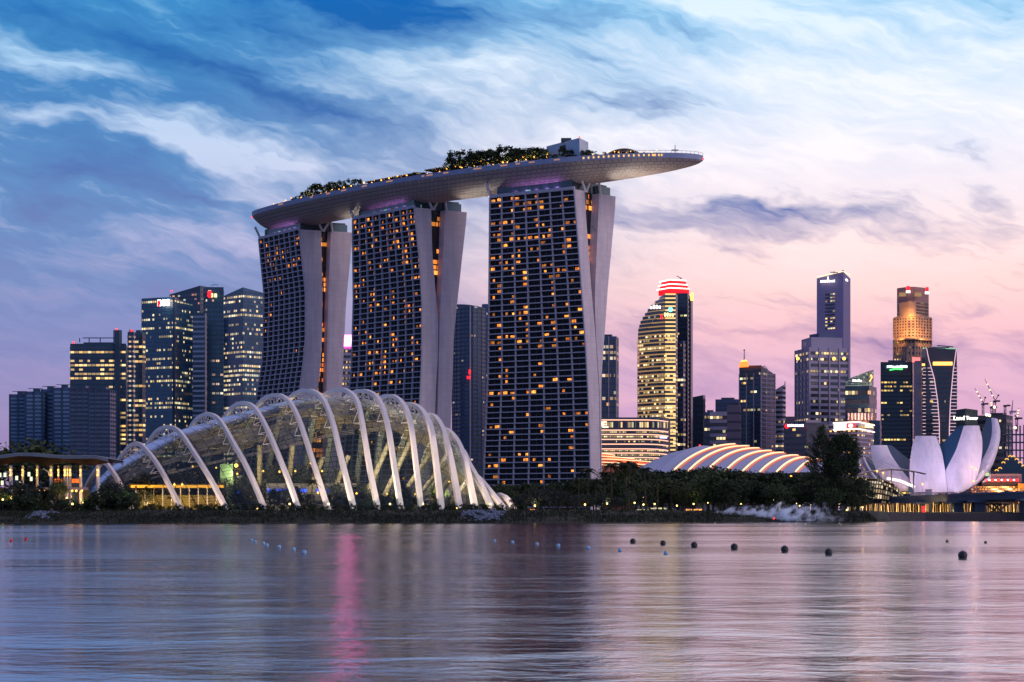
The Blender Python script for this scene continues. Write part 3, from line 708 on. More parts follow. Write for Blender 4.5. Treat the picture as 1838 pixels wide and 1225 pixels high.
bp = t.new('ShaderNodeBump'); bp.inputs['Strength'].default_value = .25; bp.inputs['Distance'].default_value = .5; t.put(bp.inputs['Height'], t.noise(t.vec(t.m('MULTIPLY', uvx, 3.), t.m('MULTIPLY', uvy, .7), pane), 1., 2)); t.put(b.inputs['Normal'], bp.outputs[0])
tr = t.new('ShaderNodeBsdfTransparent'); tr.inputs[0].default_value = (.72, .80, .76, 1)
lw = t.new('ShaderNodeLayerWeight'); lw.inputs[0].default_value = .25
mixf = t.m('MAXIMUM', t.m('MAXIMUM', bar, t.m('MAXIMUM', t.m('MULTIPLY', blind, .9), t.m('MULTIPLY', sky_sheen, .9))), t.m('MULTIPLY_ADD', lw.outputs[1], .7, t.m('MULTIPLY_ADD', pane, .12, .10)), clamp=True)
mx = t.new('ShaderNodeMixShader'); t.put(mx.inputs[0], mixf); t.put(mx.inputs[1], tr.outputs[0]); t.put(mx.inputs[2], b.outputs[0]); t.put(outn.inputs[0], mx.outputs[0])
s = MB(); s.grid(rows, uvs=uvs); s.build('glass_shell', M_shell, dome)
# white zigzag trusses from each arch down to the shell, near the crown
for i in range(1, len(curves)):
    pts, cen, d = curves[i]; sh = SH[i]; nrm = Vector((-d.y, d.x, 0)); s = MB()
    k0, k1 = int(N_R*.26), int(N_R*.74)
    for k in range(k0, k1, 3):
        a = pts[k]; c = sh[min(k+1, N_R)]
        for sd in (-1, 1):
            e = c+nrm*2.2*sd
            s.tube([a, e], .11, 4, cap=False); s.tube([e, pts[min(k+3, N_R)]], .11, 4, cap=False)
        s.tube([c-nrm*2.2, c+nrm*2.2], .09, 4, cap=False)
    s.build('truss', M_rib, RIBO[i])
# inclined white columns seen through the glass
for (px0, py0, px1, py1, D) in [(466, 905, 466, 800, 700), (515, 905, 525, 800, 700), (548, 900, 580, 820, 690), (590, 905, 625, 818, 690), (655, 895, 698, 795, 685), (690, 890, 738, 790, 685), (725, 885, 772, 815, 685), (760, 880, 800, 830, 680), (790, 890, 812, 850, 680)]:
    s = MB(); s.tube([P(px0, py0, D), P(px1, py1, D)], .9, 8); s.build('inner_column', mat('inner_column_paint', rgb(120, 112, 96), .7), dome)
# indoor gallery block with amber light strips (left half) and a blue lit one
M_amb = emis('amber_strip', rgb(255, 170, 50), 1.6)
gal = thing('gallery_block', 'long amber-lit gallery inside the left half of the glass conservatory', 'building', (X(320, 690), 690, 4.4))
s = MB(); s.prism([xy(236, 682), xy(402, 682), xy(402, 700), xy(236, 700)], 4.4, Z(889, 682)); s.build('wall', mat('olive_wall', rgb(105, 92, 48), .8, vary=.2, vs=.3), gal)
s = MB(); s.prism([xy(232, 679), xy(404, 679), xy(404, 702), xy(232, 702)], Z(876, 679), Z(869, 679)); s.build('roof_slab', mat('olive_wall', rgb(105, 92, 48), .8), gal)
s = MB(); s.box((X(318, 678.5), 678.6, Z(873.5, 679)), (X(402, 679)-X(236, 679), .3, .9)); s.build('light_strip', M_amb, gal)
for px in range(244, 402, 16):
    s = MB(); s.box((X(px, 680), 680, (4.4+Z(876, 680))/2), (.35, .35, Z(876, 680)-4.4)); s.build('post', M_edge, gal)
for px in (255, 290, 325, 360, 392): light('gallery_lamp', 'POINT', (X(px, 674), 676, 7.5), 2600, (1, .62, .22), gal, shadow_soft_size=.6)
for px in (270, 310, 350, 385): light('gallery_lamp', 'POINT', (X(px, 670), 670, 5.2), 900, (1, .55, .15), gal, shadow_soft_size=.4)
bar_ = thing('blue_screen_wall', 'low wall with a glowing blue band inside the middle of the conservatory', 'wall', (X(560, 700), 700, 4.4))
s = MB(); s.prism([xy(478, 694), xy(640, 694), xy(640, 700), xy(478, 700)], 4.4, Z(868, 694)); s.build('wall', mat('pale_wall', rgb(120, 115, 120), .8, vary=.2, vs=.4), bar_)
for k, (a, c_) in enumerate(((480, 552), (568, 582), (584, 592))):
    s = MB(); s.prism([xy(a, 693.6), xy(c_, 693.6), xy(c_, 694), xy(a, 694)], Z(884, 693.6), Z(878, 693.6)); s.build('blue_light_band', emis('blue_led', rgb(50, 90, 255), 2.2), bar_)
s = MB(); s.prism([xy(424, 690), xy(431, 690), xy(431, 691), xy(424, 691)], Z(888, 690), Z(880, 690)); tag(s.build('screen', emis('blue_led', rgb(50, 90, 255), 2.2)), 'small glowing blue screen inside the conservatory left of the inclined columns', 'screen')
s = MB(); s.prism([xy(395, 694), xy(418, 694), xy(418, 702), xy(395, 702)], 4.4, Z(833, 694)); tag(s.build('lift_shaft', mat('green_glass', rgb(70, 95, 75), .3)), 'pale green lift shaft standing inside the conservatory beside the amber gallery', 'lift shaft')
# floodlights at the foot of every arch
M_lens = emis('flood_lens', rgb(255, 225, 190), 6)
for i in range(1, len(curves)):
    pts = curves[i][0]; f = pts[0]; k = i
    e = [0, 2400, 3600, 4200, 6000, 7000, 9000, 13000, 13000, 12000, 11000, 10000, 7000, 7000, 6000, 7000][i]
    p = f+Vector((-3.0 if i < 12 else -1.5, -7.0, .7)); gz = ground_z(p.x, p.y); p.z = gz+.55
    fl = thing('floodlight', '', 'floodlight', (p.x, p.y, gz), 'floodlights at the feet of the white arches')
    fl['label'] = 'small ground floodlight at the foot of a white arch of the conservatory'
    s = MB(); s.box((p.x, p.y, gz+.3), (.5, .4, .5)); hs = s.build('housing', mat('dark_metal', rgb(60, 64, 74), .6), fl)
    s = MB(); s.box((p.x, p.y+.05, gz+.56), (.36, .28, .03)); s.build('lens', M_lens, hs)
    aim = pts[int(N_R*.10)]
    light('flood_beam', 'SPOT', (p.x, p.y, gz+.75), e*(9 if i < 5 else 5), (1, .76, .54), fl, spot_size=math.radians(46), spot_blend=.6, shadow_soft_size=.3, aim=aim)
# soft light inside the house
for (px, py, D, e, c) in ((615, 838, 676, 5000, (1, .75, .45)), (706, 840, 672, 8000, (1, .80, .55)), (498, 842, 676, 4000, (1, .72, .4)), (420, 850, 690, 4000, (1, .75, .4)), (800, 880, 685, 5000, (1, .8, .5)), (560, 760, 690, 5000, (1, .7, .4)), (700, 760, 690, 5000, (1, .75, .5))):
    light('house_lamp', 'POINT', P(px, py, D), e*4, c, dome, shadow_soft_size=1.5)
# pendant and lantern lamps inside
M_lant = emis('lantern_amber', rgb(255, 190, 80), 3.5)
for (px, py, D, r) in [(424, 836, 668, .9), (426, 851, 668, .5), (472, 846, 675, .55), (502, 847, 676, .6), (530, 846, 676, .5), (557, 832, 690, .5), (578, 846, 676, .5), (346, 838, 690, .5), (388, 840, 690, .4), (313, 870, 672, .45), (327, 870, 672, .45), (450, 893, 662, .35), (806, 865, 668, .4), (571, 885, 655, .6), (640, 886, 655, .5), (668, 886, 655, .45), (695, 887, 655, .45), (745, 887, 655, .4)]:
    p = P(px, py, D); l = thing('lantern', 'small amber lantern glowing among the plants behind the conservatory glass', 'lantern', p, 'lanterns inside the conservatory')
    s = MB(); s.ball(p, r*.7, 8, 6); s.build('bulb', M_lant, l); s = MB(); s.tube([p+Vector((0, 0, r*.6)), p+Vector((0, 0, r*2))], .05, 4); s.build('hanger', M_steel, l)

# ============================================================ EXHIBITION DOME WITH LIT RIBS
M_roofw = mat('dome_membrane', rgb(134, 150, 188), .55, vary=.04, vs=.1)
M_neon = emis('warm_tube', rgb(255, 210, 160), 1.5); M_neon2 = emis('orange_tube', rgb(255, 115, 65), .75)
ex = thing('exhibition_dome', 'low pale blue-grey dome roof ribbed with glowing orange-white arcs', 'dome', (X(1290, 1290), 1290, 4.4))
arcs = [((1140, 846), (1141, 842), (1142, 842)), ((1160, 846), (1178, 822), (1204, 813.5)), ((1185, 847), (1215, 806), (1262, 800)), ((1208, 847), (1254, 800), (1319, 798.5)), ((1234, 848), (1278, 800), (1340.6, 802)), ((1267, 848), (1306, 803), (1362, 806)),
        ((1301, 848), (1335, 808), (1384, 810.5)), ((1332, 848), (1366, 811), (1406, 814)), ((1364, 848), (1395, 815), (1432, 819)), ((1394, 848), (1420, 819), (1451, 822.5)), ((1428, 848), (1450, 822), (1472, 826)), ((1478, 848), (1483, 842), (1488, 842))]
crv = []
for (a, c, e) in arcs:
    A, B, E = P(a[0], a[1], 1255), P(c[0], c[1], 1285), P(e[0], e[1], 1320)
    pts = [A*(1-q)**2+B*2*q*(1-q)+E*q*q for q in [k/14 for k in range(15)]]
    A2 = Vector((E.x+(E.x-A.x)*.5, 1385, 5)); pts += [E.lerp(A2, k/6)+Vector((0, 0, 5*math.sin(math.pi*k/6))) for k in range(1, 7)]
    crv.append(pts)
for i in range(len(crv)-1):
    s = MB(); a, c = crv[i], crv[i+1]; rows = []
    for q in (0, .33, .66, 1):
        sag = (0 if q in (0, 1) else -.7) if 2 <= i <= 9 else 0
        rows.append([p.lerp(r_, q)+Vector((0, 0, sag)) for p, r_ in zip(a, c)])
    s.grid(rows); s.build('roof_bay', M_roofw, ex)
for i in range(3, 11):
    s = MB(); s.tube([p+Vector((0, -.3, .5)) for p in crv[i][:15]], .55, 6); s.build('rib_light', M_neon, ex)
    s = MB(); s.tube([p+Vector((1.7, -.2, -.1)) for p in crv[i][:15]], .4, 6); s.build('rib_light', M_neon2, ex)
s = MB(); s.prism([xy(1140, 1258), xy(1490, 1258), xy(1490, 1370), xy(1140, 1370)], 4.4, Z(847, 1258)); s.build('base_wall', mat('grey_wall', rgb(110, 112, 125), .8), ex)
s = MB(); s.ball(P(1256, 800, 1320), .6, 8, 6); s.build('beacon', M_red, ex)

# orange-lit casino podium, left of it
pod = thing('casino_podium', 'low stepped curved building washed in orange light beside the foot of the right hotel tower', 'building', (X(1110, 1300), 1300, 4.4))
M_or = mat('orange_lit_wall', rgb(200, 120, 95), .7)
tiers = [(1078, 1105, 812), (1078, 1140, 818.5), (1078, 1172, 824), (1078, 1166, 829.5), (1078, 1150, 834)]
for k, (x0, x1, y) in enumerate(tiers):
    D = 1400-k*22; zz = Z(y, D); n = 14
    pl = [(X(lerp(1040, x1, j/n), D), D+10*(j/n)**2) for j in range(n+1)]
    zt = [zz-1.9*(j/n)**2 for j in range(n+1)]
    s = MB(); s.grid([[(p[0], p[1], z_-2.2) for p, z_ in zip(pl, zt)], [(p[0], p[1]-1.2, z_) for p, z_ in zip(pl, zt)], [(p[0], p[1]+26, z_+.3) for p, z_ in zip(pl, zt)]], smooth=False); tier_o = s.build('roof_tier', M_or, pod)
    s = MB(); s.tube([(p[0], p[1]-1.3, z_+.05) for p, z_ in zip(pl, zt)], .34, 6); s.build('tier_light', M_neon, tier_o)
    c = pl[9]; light('wash_lamp', 'POINT', (c[0], c[1]-5, zz+1), 6500, (1, .38, .16), pod, shadow_soft_size=.8)
    c = pl[12]; light('wash_lamp', 'POINT', (c[0], c[1]-5, zz+1), 5000, (1, .38, .16), pod, shadow_soft_size=.8)
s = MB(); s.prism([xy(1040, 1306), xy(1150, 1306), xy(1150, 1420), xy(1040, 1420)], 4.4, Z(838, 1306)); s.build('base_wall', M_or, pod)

# ============================================================ LOTUS-SHAPED MUSEUM
M_petal = mat('petal_skin', rgb(212, 198, 212), .45, vary=.03, vs=.08)
joints(M_petal, rgb(228, 212, 222), rgb(225, 209, 220), rgb(208, 192, 204), 5, 3.2, .04, (1, .3))
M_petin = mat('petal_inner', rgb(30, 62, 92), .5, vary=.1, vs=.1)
mus = thing('lotus_museum', 'white lotus-shaped museum with upswept petals behind the road bridge', 'museum', (X(1672, 1180), 1180, 4.4))
def petal(outer_l, outer_r, Do, inner, thick, name='petal'):
    """outer_l / outer_r: edges of the outer skin top -> bottom in photo measure; Do: distance at top, bottom. inner: thickness direction (x, y) to the inner face"""
    n = 22
    def smooth(pl):
        c = catmull([(p[0], p[1], 0) for p in pl], 8); ys = np.linspace(c[0][1], c[-1][1], n); return [(float(np.interp(y, [q[1] for q in c], [q[0] for q in c])), float(y)) for y in ys]
    Lp, Rp = smooth(outer_l), smooth(outer_r); rows = []
    for i in range(n):
        f = i/(n-1); D = Do[0]+(Do[1]-Do[0])*math.sin(f*math.pi/2)
        a, c = P(*Lp[i], D), P(*Rp[i], D); row = []
        for k in range(9):
            q = k/8; p = a.lerp(c, q); p.y -= 5*math.sin(math.pi*q)*(.4+.6*f); row.append(p)
        rows.append(row)
    s = MB(); s.grid(rows); pt_o = s.build(name, M_petal, mus)
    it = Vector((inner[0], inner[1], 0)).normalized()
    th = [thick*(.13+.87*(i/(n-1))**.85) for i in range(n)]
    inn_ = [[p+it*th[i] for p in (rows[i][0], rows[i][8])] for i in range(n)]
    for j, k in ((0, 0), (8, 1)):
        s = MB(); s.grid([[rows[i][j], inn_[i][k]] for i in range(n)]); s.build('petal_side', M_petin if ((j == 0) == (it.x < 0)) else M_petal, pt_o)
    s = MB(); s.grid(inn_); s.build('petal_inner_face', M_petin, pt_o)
    s = MB(); s.face([rows[0][0], rows[0][4], rows[0][8], inn_[0][1], inn_[0][0]]); s.build('skylight', mat('skylight_glass', (.05, .07, .1, 1), .2), pt_o)
# back petals first
petal([(1563, 799.5), (1565, 820), (1572, 842), (1590, 868), (1612, 882)], [(1592, 799.5), (1600, 817), (1615, 839), (1636, 864), (1664, 883)], (1175, 1160), (1, .45), 24)
petal([(1545, 821), (1549, 834), (1556, 850), (1562, 862)], [(1552, 822), (1560, 838), (1568, 850), (1580, 866)], (1215, 1215), (1, .3), 14)
petal([(1643, 783), (1636.7, 803), (1632.5, 840), (1633, 860), (1640, 884)], [(1680, 783), (1690.5, 813), (1696.5, 845), (1699, 865), (1701, 884)], (1150, 1140), (.35, 1), 14)
petal([(1730, 764.4), (1722, 790), (1714, 812), (1697, 846), (1694, 866), (1696, 884)], [(1757.5, 764.4), (1763, 790), (1762, 822), (1756, 848), (1746, 870), (1728, 884)], (1152, 1142), (-1, .5), 22)
petal([(1779.5, 750), (1780.5, 775), (1776, 798), (1766, 820), (1751, 846), (1732, 868), (1700, 885)], [(1791, 753), (1795.6, 775), (1793, 800), (1783, 832), (1771, 852), (1750, 872), (1722, 886)], (1180, 1150), (-1, .25), 17)
s = MB(); pts = [((1667+30*math.cos(a*.3927)-CX)*1170/FP, 1172+20*math.sin(a*.3927)) for a in range(16)]; s.prism(pts, 4.4, Z(868, 1165)); s.build('base_drum', M_petal, mus)
M_glz = glazing('lobby_glass', (.03, .04, .04, 1), .75, 2.0, rgb(160, 200, 120), rgb(220, 220, 160), .8)
s = MB(); D = 1144; s.face([P(1767, 856, D), P(1775, 856, D), P(1776, 848, D), P(1768, 848, D)], [(0, 0), (2, 0), (2, .95), (0, .95)]); s.build('window', M_glz, mus)
s = MB(); s.tube([P(1748, 860, D), P(1765, 845, D), P(1777, 843, D), P(1777, 857, D), P(1764, 866, D)], .5, 5); s.build('window_frame', M_rib, mus)
for (px, py, D, e, c, ax) in ((1655, 905, 1100, 74000, (.78, .66, 1), (1660, 830)), (1725, 905, 1100, 84000, (.78, .68, 1), (1738, 815)), (1590, 905, 1120, 30000, (1, .66, .42), (1610, 860)), (1775, 905, 1095, 90000, (1, .66, .66), (1780, 810)), (1660, 905, 1118, 9000, (1, .62, .36), (1668, 868)), (1730, 905, 1118, 7000, (1, .62, .46), (1725, 868))):
    p = P(px, py, D); p.z = 6; light('petal_floodlight', 'SPOT', p, e, c, mus, spot_size=math.radians(52), spot_blend=.9, shadow_soft_size=1.5, aim=P(ax[0], ax[1], 1150))

# mast canopy and barrel vault beside the museum
can = thing('mast_canopy', 'curved white canopy roof hung by cables from a leaning mast beside the lotus museum', 'canopy', (X(1600, 1110), 1110, 4.4))
def topline(px): return interp(px, [(1540, 852), (1558, 846), (1575, 843), (1600, 841.5), (1625, 843), (1645, 846), (1662, 850)])
pts = [1540+k*122/20 for k in range(21)]
s = MB(); s.grid([[P(px, topline(px)+2.2, 1085) for px in pts], [P(px, topline(px)+.6, 1083) for px in pts], [P(px, topline(px), 1090) for px in pts], [P(px, topline(px)+1.5, 1105) for px in pts], [P(px, topline(px)+3, 1088) for px in pts]]); s.build('roof', mat('canopy_white', rgb(190, 185, 195), .5), can)
s = MB(); s.tube([P(1545, 893, 1100), P(1541, 812, 1100)], .5, 8); s.build('mast', M_rib, can)
for px in (1562, 1580, 1600, 1622): s = MB(); s.tube([P(1541, 813, 1100), P(px, topline(px), 1090)], .12, 4); s.build('cable', M_rib, can)
for px in (1560, 1600, 1640): s = MB(); s.tube([P(px, 893, 1095), P(px, topline(px)+1, 1095)], .4, 6); s.build('post', M_rib, can)
vault = thing('glass_vault', 'lit barrel-shaped glass vault under the mast canopy, gridded with dark bars', 'building', (X(1580, 1090), 1090, 4.4))
M_vg = glazing('vault_glass', (.05, .05, .05, 1), .8, 1.6, rgb(255, 215, 160), rgb(225, 210, 190), .75, mull=.25, wmin=.2)
s = MB(); rows = []; uvs = []
for k in range(25):
    px = 1520+k*104/24; f = k/24; hgt = math.sqrt(max(0, 1-max(0, (f-.35)/.65)**2.2)); zt = 4.4+(Z(859, 1075)-4.4)*hgt
    rows.append([(X(px, 1075), 1065+12*(1-math.sin(a*math.pi/16)), 4.4+(zt-4.4)*math.sin(a*math.pi/16)) for a in range(9)]); uvs.append([(k*1.0*1.6, a) for a in range(9)])
s.grid(rows, uvs=uvs, smooth=False); s.build('glazing', M_vg, vault)
for k in range(0, 25, 2):
    s = MB(); s.tube([Vector(p)+Vector((0, -.25, .15)) for p in rows[k]], .22, 4); s.build('bar', mat('dark_metal', rgb(60, 64, 74), .6), vault)
s = MB(); s.tube([P(px, interp(px, [(1592, 859), (1615, 863), (1643, 875)]), 1112) for px in range(1592, 1644, 5)], .8, 6); tag(s.build('light_arc', emis('white_arc', rgb(255, 240, 230), 1.6)), 'thin glowing white arc rising in front of the left museum petals', 'light')

# ============================================================ SKYLINE
def fp_box(xl, xm, xr, D):
    wl = (xm-xl)*D/FP; wr = (xr-xm)*D/FP
    if wr < 1: return [xy(xl, D), xy(xr, D), (X(xr, D)+2, D+wl*.8), (X(xl, D)-2, D+wl*.8)]
    if wl < 1: return [xy(xl, D), xy(xr, D), (X(xr, D)+2, D+wr*.8), (X(xl, D)-2, D+wr*.8)]
    A, M, B = xy(xl, D+wr), xy(xm, D), xy(xr, D+wl); return [A, M, B, (A[0]+B[0]-M[0], A[1]+B[1]-M[1])]
M_spB = mat('blue_spandrel', (.022, .10, .18, 1), .2, vary=.35, vs=.05, spec=.8)
M_spD = mat('dark_spandrel', (.018, .048, .086, 1), .3, vary=.3, vs=.05, spec=.7)
M_spG = mat('grey_stone', rgb(160, 150, 174), .7, vary=.08, vs=.1)
M_spP = mat('pale_stone', rgb(176, 158, 168), .7, vary=.06, vs=.1)
M_spBr = mat('tan_stone', rgb(178, 138, 118), .7, vary=.08, vs=.1)
M_spSl = mat('slate_panel', rgb(62, 80, 118), .55, vary=.15, vs=.08)
def bands(root, poly, z0, z1, nf, gm, frac=.66, off=.3, tops=None, gap=.2, phase=0):
    n = len(poly); cx_ = sum(p[0] for p in poly)/n; cy_ = sum(p[1] for p in poly)/n; fh = (z1-z0)/nf
    for k in range(nf):
        za = z0+fh*(k+gap); zb = za+fh*frac; s = MB(); per = 0
        for i in range(n):
            a, c = Vector(poly[i]), Vector(poly[(i+1) % n]); L = (c-a).length
            if L < .3: continue
            e = (c-a)/L; nn = Vector((e.y, -e.x))
            if nn.dot(Vector(((a.x+c.x)/2-cx_, (a.y+c.y)/2-cy_))) < 0: nn = -nn
            if nn.y > .15: per += L; continue
            p, q = a+nn*off, c+nn*off; zt = [zb, zb]
            if tops:
                ta, tb = tops[i], tops[(i+1) % n]; zt = [min(zb, ta-.5), min(zb, tb-.5)]
                if zt[0] <= za or zt[1] <= za: per += L; continue
            s.face([(p.x, p.y, za), (q.x, q.y, za), (q.x, q.y, zt[1]), (p.x, p.y, zt[0])], [(per, k+phase), (per+L, k+phase), (per+L, k+phase+.99), (per, k+phase+.99)]); per += L
        if s.f: s.build('window_band', gm, root)
def piers(root, poly, z0, z1, step, m, wd=.8, off=.55, name='pier'):
    n = len(poly); s = MB(); cx_ = sum(p[0] for p in poly)/n; cy_ = sum(p[1] for p in poly)/n
    for i in range(n):
        a, c = Vector(poly[i]), Vector(poly[(i+1) % n]); L = (c-a).length
        if L < 3: continue
        e = (c-a)/L; nn = Vector((e.y, -e.x))
        if nn.dot(Vector(((a.x+c.x)/2-cx_, (a.y+c.y)/2-cy_))) < 0: nn = -nn
        if nn.y > .15: continue
        m_ = max(1, round(L/step))
        for k in range(m_+1):
            p = a+e*(L*k/m_)+nn*(off/2); s.box((p.x, p.y, (z0+z1)/2), (wd, off, z1-z0), math.atan2(e.y, e.x))
    if s.f: s.build(name, m, root)
def tower(label, poly, tops, nf, wall, gm, frac=.66, name='office_tower', cat='skyscraper', z0=4.4, band_top=None, band_from=None, roofbox=True, pier=None, group=None):
    n = len(poly); tl = tops if isinstance(tops, (list, tuple)) else [tops]*n
    root = thing(name, label, cat, (poly[0][0], poly[0][1], z0), group)
    s = MB(); s.prism(poly, z0, list(tl)); s.build('wall', wall, root)
    bt = band_top if band_top else max(tl)-2
    bands(root, poly, band_from or z0+3, bt, nf, gm, frac, tops=tl if max(tl)-min(tl) > 1 else None)
    if pier: piers(root, poly, z0, min(tl), pier[0], pier[1], pier[2] if len(pier) > 2 else .8)
    if roofbox:
        cx_ = sum(p[0] for p in poly)/n; cy_ = sum(p[1] for p in poly)/n; s = MB()
        s.prism([(lerp(cx_, p[0], .55), lerp(cy_, p[1], .55)) for p in poly], min(tl)-1, min(tl)+2.2); s.build('plant_room', M_spD, root)
    return root
def glyphs(root, c, n, size, m, name='sign', right=(1, 0, 0), seed=0, heights=(.6, 1)):
    """blurred, unreadable lettering: a run of short strokes"""
    r = random.Random(seed); s = MB(); e = Vector(right).normalized(); x = -n*size*.36
    for k in range(n):
        h = size*r.uniform(*heights); wd = size*.46; p = Vector(c)+e*(x+k*size*.72)
        s.box((p.x, p.y, p.z-size/2+h/2), (wd, .6, h), math.atan2(e.y, e.x))
    return s.build(name, m, root)
GA = glazing('glass_blue_a', glass=(.025, .06, .11, 1), lit=.46, cell=2.8, es=1.0, cool=rgb(225, 230, 190), clump=.03, seed=1, mull=.2)
GB = glazing('glass_blue_b', glass=(.025, .06, .11, 1), lit=.52, cell=2.8, es=1.0, seed=2, clump=.025, mull=.2)
GC = glazing('glass_blue_c', glass=(.02, .05, .09, 1), lit=.22, cell=4.2, es=.9, warm=rgb(255, 170, 110), seed=3, clump=.03, mull=.2)
GD = glazing('glass_warm_dense', lit=.62, cell=4.0, es=1.25, warm=rgb(255, 195, 105), cool=rgb(255, 220, 150), seed=4, clump=.02, mull=.1, floorvar=.7)
GE = glazing('glass_flats', lit=.03, cell=5.2, es=.8, warm=rgb(240, 190, 130), seed=5, glass=(.09, .15, .24, 1), mull=.35, floorvar=.1)
GF = glazing('glass_flats_b', lit=.06, cell=5, es=.7, cool=rgb(160, 185, 205), warm=rgb(240, 190, 130), seed=6, glass=(.04, .06, .09, 1), mull=.3, floorvar=.1)
GG = glazing('glass_grid', lit=.12, cell=4.5, es=.9, warm=rgb(255, 180, 120), cool=rgb(220, 230, 220), seed=7, glass=(.03, .045, .07, 1), mull=.25, floorvar=.12)
GH = glazing('glass_gold', lit=.46, cell=3.0, es=1.1, warm=rgb(255, 208, 130), cool=rgb(255, 232, 180), seed=8, glass=(.05, .05, .06, 1), mull=.12, floorvar=.3, clump=.05)
GI = glazing('glass_office_mix', lit=.33, cell=3.2, es=1.1, warm=rgb(255, 190, 100), cool=rgb(245, 235, 190), seed=9, mull=.12, glass=(.03, .033, .045, 1))
GJ = glazing('glass_office_few', lit=.16, cell=4, es=1.2, warm=rgb(255, 195, 100), cool=rgb(230, 235, 190), seed=10, mull=.2, glass=(.02, .03, .05, 1), floorvar=.3)
GK = glazing('glass_stone_windows', lit=.42, cell=3.6, es=1.1, warm=rgb(255, 190, 95), cool=rgb(250, 215, 150), seed=11, mull=.35, glass=(.03, .03, .04, 1), floorvar=.2)
M_dim = emis('window_white_sign', rgb(255, 245, 230), 3.0); M_swarm = emis('sign_amber', rgb(255, 190, 90), 2.5); M_sred = emis('sign_red', rgb(255, 25, 35), 3)
M_sblue = emis('sign_blue', rgb(70, 120, 255), 2.5); M_scy = emis('sign_cyan', rgb(120, 240, 235), 2.2)
def Zs(ys, D): return [Z(y, D) for y in ys]
# ---- left group
for (xl, xr, y, D, lab) in ((18, 47, 708, 1700, 'leftmost dark apartment slab on the skyline edge'), (46, 76, 703, 1690, 'second dark apartment slab from the left edge'), (75, 97, 699, 1700, 'third, slightly taller dark apartment slab from the left'), (96, 127, 696, 1690, 'dark apartment slab standing just left of the office block with the long roof rail')):
    p = fp_box(xl, xr-2, xr, D); q = tower(lab, p, Z(y, D), 30, M_spSl, GE, .5, name='apartment_slab', pier=(7, M_spD, 1.6), roofbox=False)
    s = MB(); s.box((X((xl+xr)/2+3, D), D+4, Z(y, D)+1), (5, 5, 2.6)); s.box((X((xl+xr)/2+1, D), D+3, Z(y, D)+2.6), (12, 1, .5)); s.build('roof_frame', M_spD, q)
for (xl, xr, y, lab) in ((126, 160, 697, 'dark apartment block in front of the wide office block, its left half'), (159, 197, 699, 'dark apartment block with faint windows in front of the wide office block, right half')):
    tower(lab, fp_box(xl, xr-1, xr, 1640), Z(y, 1640), 28, mat('dusk_panel', rgb(52, 60, 84), .6, vary=.15, vs=.06), GF, .55, name='apartment_block', pier=(5, M_spSl, .7))
D = 1850; r = tower('wide office block with bright warm floors and a long roof rail', fp_box(126, 226, 229, D), Z(617, D), 38, M_spD, GD, .62)
bands_top = Z(612, D)
s = MB(); s.box((X(180, D), D, Z(607, D)), (X(206, D)-X(143, D), 1, .8)); 
for px in (143, 160, 180, 205): s.box((X(px, D), D, Z(611, D)), (.8, .8, 4))
s.build('roof_rail', M_spSl, r)
s = MB(); s.prism(fp_box(206, 213, 214, D-2), 4.4, Z(593, D)); s.build('chimney', M_spD, r); s = MB(); s.ball(P(209, 592, D), 1.0, 8, 6); s.build('beacon', M_red, r)
s = MB(); s.ball(P(132, 615, D), 1.0, 8, 6); s.build('beacon', M_red, r)
D = 1800; r = tower('slim dark stair tower with a vertical run of lights right of the wide office block', fp_box(229, 240, 242, D), Z(596, D), 36, M_spD, glazing('stair_glass', lit=.95, cell=4, es=.9, warm=rgb(255, 190, 140), seed=12, mull=.3, floorvar=0), .5)
s = MB(); s.ball(P(236, 594, D), 1.0, 8, 6); s.build('beacon', M_red, r)
tower('narrow office tower with warm floors squeezed beside the slim stair tower', fp_box(241, 254, 255, 1830), Z(597, 1830), 36, M_spD, GD, .6)
D = 2050; r = tower('dark blue glass tower carrying a bright white and red sign at its top', fp_box(254, 312, 346, D), Zs((532.6, 533, 541, 541), D), 48, M_spB, GA, .6, roofbox=False)
rt = Vector(xy(312, D))-Vector(xy(254, D+34*D/FP)); rt = (rt.x, rt.y, 0)
p = P(299, 545, D); glyphs(r, (p.x, p.y-9, p.z), 3, 4.2, emis('sign_white_hot', rgb(255, 240, 225), 5), right=rt, seed=3, heights=(.8, 1))
text('DBS', 'sign_lettering', emis('sign_white_hot', rgb(255, 240, 225), 5), r, (P(293, 545, D-4).x, D-3, Z(545, D)), 9, rt)
s = MB(); q = P(285, 545, D-1); s.box((q.x, q.y, q.z), (2.4, 1, 6)); s.build('sign_emblem', M_sred, r)
s = MB(); s.prism([xy(310, D-1), xy(314, D-1), xy(314, D+3), xy(310, D+3)], 4.4, Z(534, D)); s.build('corner_slot', M_spD, r)
D = 2200; r = tower('tall dark tower with a sloping roof rising behind the two signed glass towers', fp_box(304, 359, 402, D), Zs((524.5, 513, 515, 524), D), 50, M_spD, GC, .55, roofbox=False)
s = MB(); s.ball(P(308, 523, D), .9, 8, 6); s.build('beacon', M_red, r); s = MB(); s.tube([P(379, 513, D), P(385, 511, D), P(392, 512, D)], .3, 4); s.build('roof_crane', M_spD, r)
D = 2080; r = tower('blue glass tower with a red and cream square sign near its top', fp_box(366, 369, 401, D), Z(515.5, D), 48, mat('teal_spandrel', (.02, .052, .085, 1), .25, vary=.2, vs=.05, spec=.8), GC, .6, pier=(5.5, M_spB, .5), roofbox=False)
text('8', 'sign_emblem', M_sred, r, P(376.5, 529, D-3), 9.5, (1, .1, 0), 1); glyphs(r, P(387, 529, D-3), 2, 5.5, emis('sign_cream', rgb(255, 235, 150), 2.6), 'sign_lettering', seed=4)
